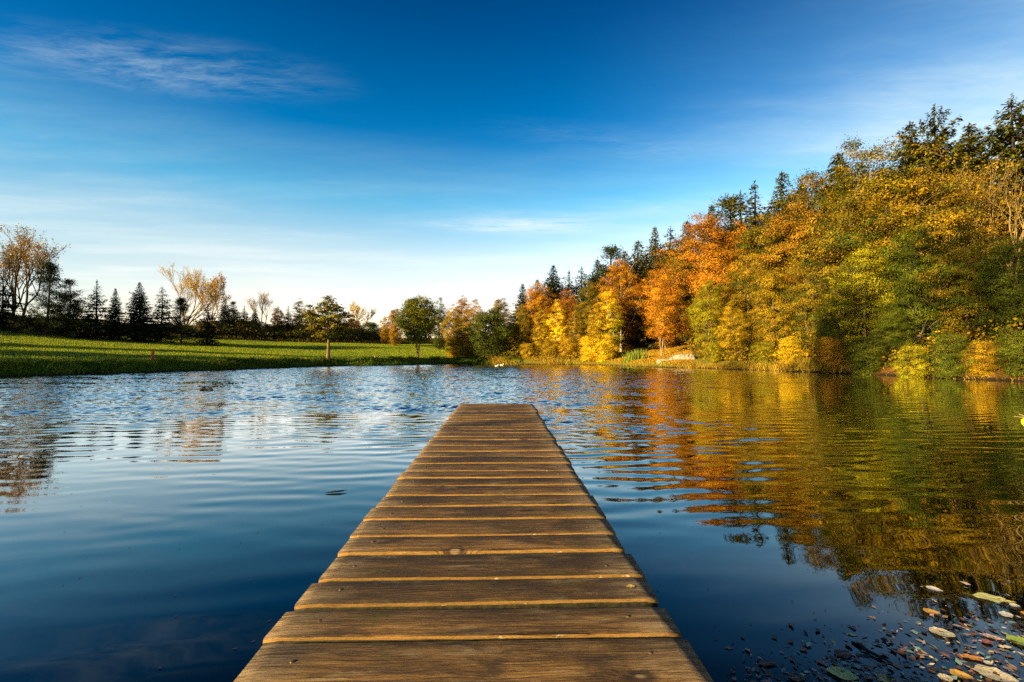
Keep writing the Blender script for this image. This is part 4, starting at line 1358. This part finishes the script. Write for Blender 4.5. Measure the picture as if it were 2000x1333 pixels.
# ------------------------------------------------------------------ fallen leaves on and under the water
def fallen_material():
    m, t, out = new_mat('fallen_leaf')
    oi = t.add('ShaderNodeObjectInfo')
    co = t.add('ShaderNodeTexCoord').outputs['Object']
    x, y, z = t.xyz(co)
    n = t.noise(co, 70, 4, .65)
    spots = t.noise(co, 190, 2, .6)
    # midrib and side veins of the leaf itself
    vein = t.math('ABSOLUTE', y)
    rib = t.ss(vein, .0022, .0006)
    sv = t.math('SINE', t.math('MULTIPLY', t.math('SUBTRACT', x, t.math('MULTIPLY', vein, .9)), 700.0))
    c = t.mix(t.ss(n, .4, .7, 0, .55), oi.outputs['Color'], t.mix(1.0, oi.outputs['Color'], (.55, .42, .30), 'MULTIPLY'))
    c = t.mix(t.ss(spots, .66, .74, 0, .7), c, (.06, .03, .015))
    c = t.mix(t.math('MULTIPLY', rib, .5), c, (.5, .42, .25))
    b = principled(t, None, c, .45, .4, bump(t, t.math('ADD', sv, n), .25, .001))
    tr = t.add('ShaderNodeBsdfTranslucent')
    t.put(tr.inputs[0], c)
    mx = t.add('ShaderNodeMixShader')
    mx.inputs[0].default_value = .2
    t.l.new(b, mx.inputs[1])
    t.l.new(tr.outputs[0], mx.inputs[2])
    t.l.new(mx.outputs[0], out.inputs[0])
    return m


M_FALLEN = fallen_material()


def leaf_outline(kind, n=22):
    th = np.linspace(0, 2 * np.pi, n, endpoint=False)
    if kind == 'oval':
        x = np.cos(th) * .5
        y = np.sin(th) * .37 * (1 - .30 * np.cos(th)) * (1 - .25 * np.cos(th) ** 8)
    elif kind == 'pointed':
        x = np.cos(th) * .5
        y = np.sin(th) * .34 * (1 - np.abs(np.cos(th)) ** 3 * .55)
    elif kind == 'round':
        x = np.cos(th) * .44
        y = np.sin(th) * .36
    elif kind == 'long':
        x = np.cos(th) * .5
        y = np.sin(th) * .20 * (1 - np.abs(np.cos(th)) ** 4 * .5)
    else:  # lobed maple leaf
        th = np.linspace(0, 2 * np.pi, 40, endpoint=False)
        r = .30 + .20 * np.abs(np.cos(2.5 * th)) ** 1.6 + .035 * np.cos(13 * th)
        x, y = np.cos(th) * r, np.sin(th) * r
    return np.stack([x, y], 1)


def fallen_leaf(name, kind, size, loc, rz, color, rs, curl=.05, tilt=(0, 0), stem=True):
    """a single leaf with a lightly cupped blade and a stalk"""
    o2 = leaf_outline(kind)
    o2 = o2 * (1 + rs.normal(size=(len(o2), 1)) * .025)
    rings = [1.0, .62, .25]
    V = []
    for r in rings:
        for (x, y) in o2 * r:
            V.append((x * size, y * size, size * (curl * (x * x * 1.5 + y * y * 5) + .012 * rs.normal() * (r > .5))))
    V.append((0, 0, 0))
    n = len(o2)
    F4 = [(k * n + i, k * n + (i + 1) % n, (k + 1) * n + (i + 1) % n, (k + 1) * n + i) for k in range(2) for i in range(n)]
    F3 = [(2 * n + i, 2 * n + (i + 1) % n, 3 * n) for i in range(n)]
    V = np.array(V)
    if stem:
        x0 = o2[:, 0].min() * size
        w = size * .012
        sv = np.array([(x0 + .01 * size, -w, .001), (x0 + .01 * size, w, .001), (x0 - size * .16, w + size * .03, .003), (x0 - size * .30, size * .05 + w, .004), (x0 - size * .30, size * .05, .004), (x0 - size * .16, -w + size * .03, .003)])
        m = len(V)
        V = np.concatenate([V, sv])
        F4 += [(m, m + 1, m + 2, m + 5), (m + 5, m + 2, m + 3, m + 4)]
    me = make_mesh(name, V, [np.array(F4), np.array(F3)], [M_FALLEN], smooth=True)
    o = obj(name, me, loc=loc, color=color)
    o.rotation_euler = (tilt[0], tilt[1], rz)
    return o


def build_fallen():
    rs = np.random.default_rng(31)
    Y, CR, AM, OG, GR, TE, BR, DK, PK, WH, LG, OR = ((.70, .58, .16, 1), (.66, .56, .38, 1), (.66, .36, .06, 1), (.40, .38, .10, 1), (.32, .44, .05, 1), (.32, .58, .47, 1), (.32, .14, .08, 1), (.07, .04, .03, 1),
                                                 (.58, .40, .34, 1), (.70, .66, .60, 1), (.62, .60, .22, 1), (.62, .27, .06, 1))
    LV = [  # px, py, width in px, kind, colour, turn, depth below surface, label
        (1632, 1307, 58, 'pointed', Y, -.45, 0, 'pale yellow pointed leaf, largest yellow one nearest the jetty corner'),
        (1718, 1317, 40, 'pointed', AM, -1.0, 0, 'honey yellow leaf with a curled tip at the bottom, right of the largest pointed leaf'),
        (1829, 1314, 34, 'round', CR, .2, 0, 'round cream leaf at the bottom left of the amber oval leaf'),
        (1860, 1309, 38, 'oval', AM, -.4, 0, 'amber oval leaf between the round cream leaf and long beige leaf'),
        (1878, 1294, 48, 'oval', OG, -1.0, .01, 'olive green oval leaf just above the amber oval leaf'),
        (1927, 1309, 66, 'oval', CR, -.6, 0, 'big beige spotted leaf at the bottom near the right corner'),
        (1880, 1275, 46, 'long', OR, -.3, 0, 'long orange leaf lying above the olive green oval leaf'),
        (1826, 1229, 46, 'oval', CR, -.5, 0, 'cream oval leaf alone in the middle of the litter'),
        (1918, 1162, 60, 'pointed', LG, -.35, 0, 'large yellow green leaf at the upper right of the litter'),
        (1955, 1170, 32, 'long', Y, -.1, .0, 'narrow yellow leaf touching the large yellow green leaf'),
        (1966, 1177, 24, 'round', WH, .1, 0, 'small whitish leaf below the narrow yellow leaf'),
        (1949, 1194, 32, 'round', WH, .5, 0, 'whitish pink leaf, lower of the two pale ones by the right edge'),
        (1806, 1189, 30, 'oval', AM, -.5, 0, 'small amber leaf floating apart where the crowns mirror darkest'),
        (1813, 1146, 28, 'oval', WH, -.7, 0, 'white leaf farthest from the jetty in the dark mirror of the trees'),
        (1920, 1236, 38, 'long', PK, -.6, 0, 'slim pinkish leaf right of the lone cream oval leaf'),
        (1909, 1215, 32, 'oval', OG, -.2, .01, 'olive leaf above the slim pinkish leaf'),
        (1978, 1246, 52, 'oval', GR, -.3, 0, 'bright green leaf by the right edge'),
        (1827, 1272, 66, 'oval', TE, -.7, .05, 'large teal leaf under the surface left of the long orange leaf'),
        (1664, 1249, 58, 'oval', TE, -.7, .05, 'teal oval leaf under the surface, upper left of the litter'),
        (1565, 1247, 46, 'maple', (.36, .36, .38, 1), .3, .04, 'grey lobed maple leaf under the surface near open water'),
        (1559, 1260, 18, 'round', BR, .3, 0, 'tiny brown leaf on the grey lobed maple leaf'),
        (1635, 1268, 40, 'oval', (.10, .03, .03, 1), .2, .0, 'dark wine red leaf beside the black bent twig'),
        (1776, 1308, 44, 'maple', BR, 1.0, .01, 'brown crumpled lobed leaf at the bottom centre of the litter'),
        (1488, 1286, 46, 'long', (.12, .035, .03, 1), .15, .0, 'dark red brown leaf nearest the jetty side'),
        (1472, 1306, 38, 'round', CR, .4, .02, 'dull beige leaf below the dark red brown leaf'),
        (1639, 1330, 34, 'oval', LG, .1, 0, 'pale green leaf cut by the bottom edge'),
        (1911, 1285, 20, 'round', WH, .0, 0, 'small white round leaf above the big beige spotted leaf'),
        (1690, 1207, 34, 'pointed', TE, .5, .03, 'small teal leaf at the left rim of the litter'),
        (1545, 1313, 36, 'oval', DK, .1, .0, 'blackish oval leaf at the bottom left of the litter'),
        (1911, 1246, 26, 'round', (.30, .10, .09, 1), .3, .0, 'reddish small leaf under the slim pinkish leaf'),
        (1996, 1194, 34, 'oval', OR, .2, 0, 'orange leaf cut by the right edge'),
        (1440, 1300, 60, 'oval', (.06, .13, .11, 1), -.9, .10, 'faint dark green leaf deep under water against the jetty'),
        (1530, 1296, 70, 'maple', (.10, .18, .18, 1), .2, .10, 'faint grey green leaf deep under water beside the dark red brown leaf'),
        (1590, 1275, 44, 'oval', (.10, .20, .19, 1), .2, .07, 'faint blue green leaf deep under water below the grey maple leaf'),
        (1452, 1278, 30, 'long', TE, -.9, .03, 'thin teal leaf under water by the dark red brown leaf'),
    ]
    for px, py, w, kind, c, rz, dep, lab in LV:
        x, y = at_water(px, py)
        size = w / FPX * math.hypot(y, CAM_Z) * .98
        # a slanting view shortens what lies flat: lengthen leaves that point away
        size *= .68 * (1 + .25 * abs(math.sin(rz)))
        o = fallen_leaf('fallen_leaf', kind, size, (x, y, .004 - dep), rz, c, rs, curl=rs.uniform(.02, .09) if dep == 0 else .02)
        tag(o, lab, 'leaf', 'fallen leaves in the water by the jetty')
    m = plain_mat('wet_black_twig', (0.010, 0.007, 0.006), (0.02, 0.014, 0.01), 60, .5, .003)
    x, y = at_water(1697, 1266)
    tb = Tubes()
    tb.add([(-.035, .055, .002), (-.022, .03, .006), (-.02, .0, .006), (-.008, -.025, .007), (.012, -.05, .003)], [.003, .006, .005, .005, .002], 6)
    tag(obj('sunken_twig', tb.mesh('sunken_twig', [m]), loc=(x, y, .0)), 'black bent twig standing among the floating leaves', 'twig')
    # the rest of the litter: matted scraps, floating and sunken
    n = 5000
    q = rs.random(n)
    px = 1400 + 660 * rs.random(n) ** .8
    lim = 1292 - (px - 1400) * .235 + rs.normal(size=n) * 34
    py = lim + (1400 - lim) * rs.random(n) ** .8
    P = np.array([at_water(a, max(b, 1100)) for a, b in zip(px, py)])
    deep = rs.random(n) < .55
    z = np.where(deep, -rs.uniform(.005, .12, n), rs.uniform(.001, .006, n))
    L = np.column_stack([P, z])
    sz = np.where(deep, rs.uniform(.02, .085, n), rs.uniform(.006, .040, n) * rs.random(n) ** .5)
    v, f = leaf_quads(L, rs.normal(size=L.shape) * .12 + [0, 0, 1], sz, sz * rs.uniform(.25, .7, n), rs)
    m, t, out = new_mat('leaf_scraps')
    a1 = t.add('ShaderNodeAttribute', attribute_name='rnd').outputs['Fac']
    c = t.ramp(a1, [(0, (.03, .018, .012)), (.28, (.10, .05, .03)), (.48, (.24, .13, .08)), (.62, (.16, .26, .21)), (.72, (.36, .26, .24)), (.84, (.55, .46, .30)), (.91, (.24, .09, .05)), (.96, (.62, .44, .14))], 'CONSTANT')
    principled(t, out, c, .5, .3)
    tag(obj('leaf_litter', make_mesh('leaf_litter', v, f, [m], dict(rnd=rs.random(n)))), kind='stuff')
    # specks on the calm water
    n = 90
    px, py = rs.uniform(100, 1950, n), rs.uniform(930, 1320, n)
    P = np.array([at_water(a, b) for a, b in zip(px, py)])
    v, f = leaf_quads(np.column_stack([P, np.full(n, .003)]), np.tile([0, 0, 1.0], (n, 1)), rs.uniform(.006, .018, n), .006, rs)
    tag(obj('floating_specks', make_mesh('floating_specks', v, f, [m], dict(rnd=rs.random(n) * .3))), kind='stuff')
    # a yellow leaf lying on the planks
    H = CAM_Z - .64
    d = FPX * .64 / (1142 - HZ)
    o = fallen_leaf('fallen_leaf', 'pointed', .026, ((1228 - 1000) / FPX * d, d, H + .004), .2, (.55, .38, .10, 1), rs, curl=.1)
    tag(o, 'tiny dry yellow leaf lying on a plank near the right edge of the jetty', 'leaf')


def build_leaf_twig():
    """twig standing in the shallows whose last yellow leaf reaches into the picture at the right edge"""
    m = plain_mat('pale_twig', (0.50, 0.42, 0.16), (0.38, 0.30, 0.12), 60, .7, .002)
    d = 2.0
    x, z = (1990 - 1000) / FPX * d, CAM_Z - (816 - HZ) / FPX * d
    e = empty('twig', (x + .55, d, -.3), 0)
    tag(e, 'pale twig with one bright yellow leaf reaching in from the right edge over the water', 'twig')
    tb = Tubes()
    q = np.array([x + .55, d, -.3])
    stem = np.array([(x + .55, d, -.3), (x + .50, d + .02, .3), (x + .32, d + .01, z - .10), (x + .10, d, z + .006), (x + .01, d, z + .002), (x - .034, d - .002, z + .0065)]) - q
    tb.add(stem, [.009, .008, .006, .0026, .0020, .0012], 6)
    tb.add(np.array([(x + .03, d, z + .002), (x + .008, d, z + .010), (x - .008, d, z + .016)]) - q, [.002, .0018, .0022], 6)
    obj('stem', tb.mesh('stem', [m]), e)
    rs = np.random.default_rng(3)
    o = fallen_leaf('leaf', 'round', .062, (x + .030 - q[0], 0, z - .021 - q[2]), 0, (.80, .66, .02, 1), rs, curl=.06, stem=False)
    o.rotation_euler = (R(78), 0, R(-12))
    o.parent = e


build_slab()
build_reeds()
build_stakes()
build_ducks()
build_driftwood()
build_fallen()
build_leaf_twig()
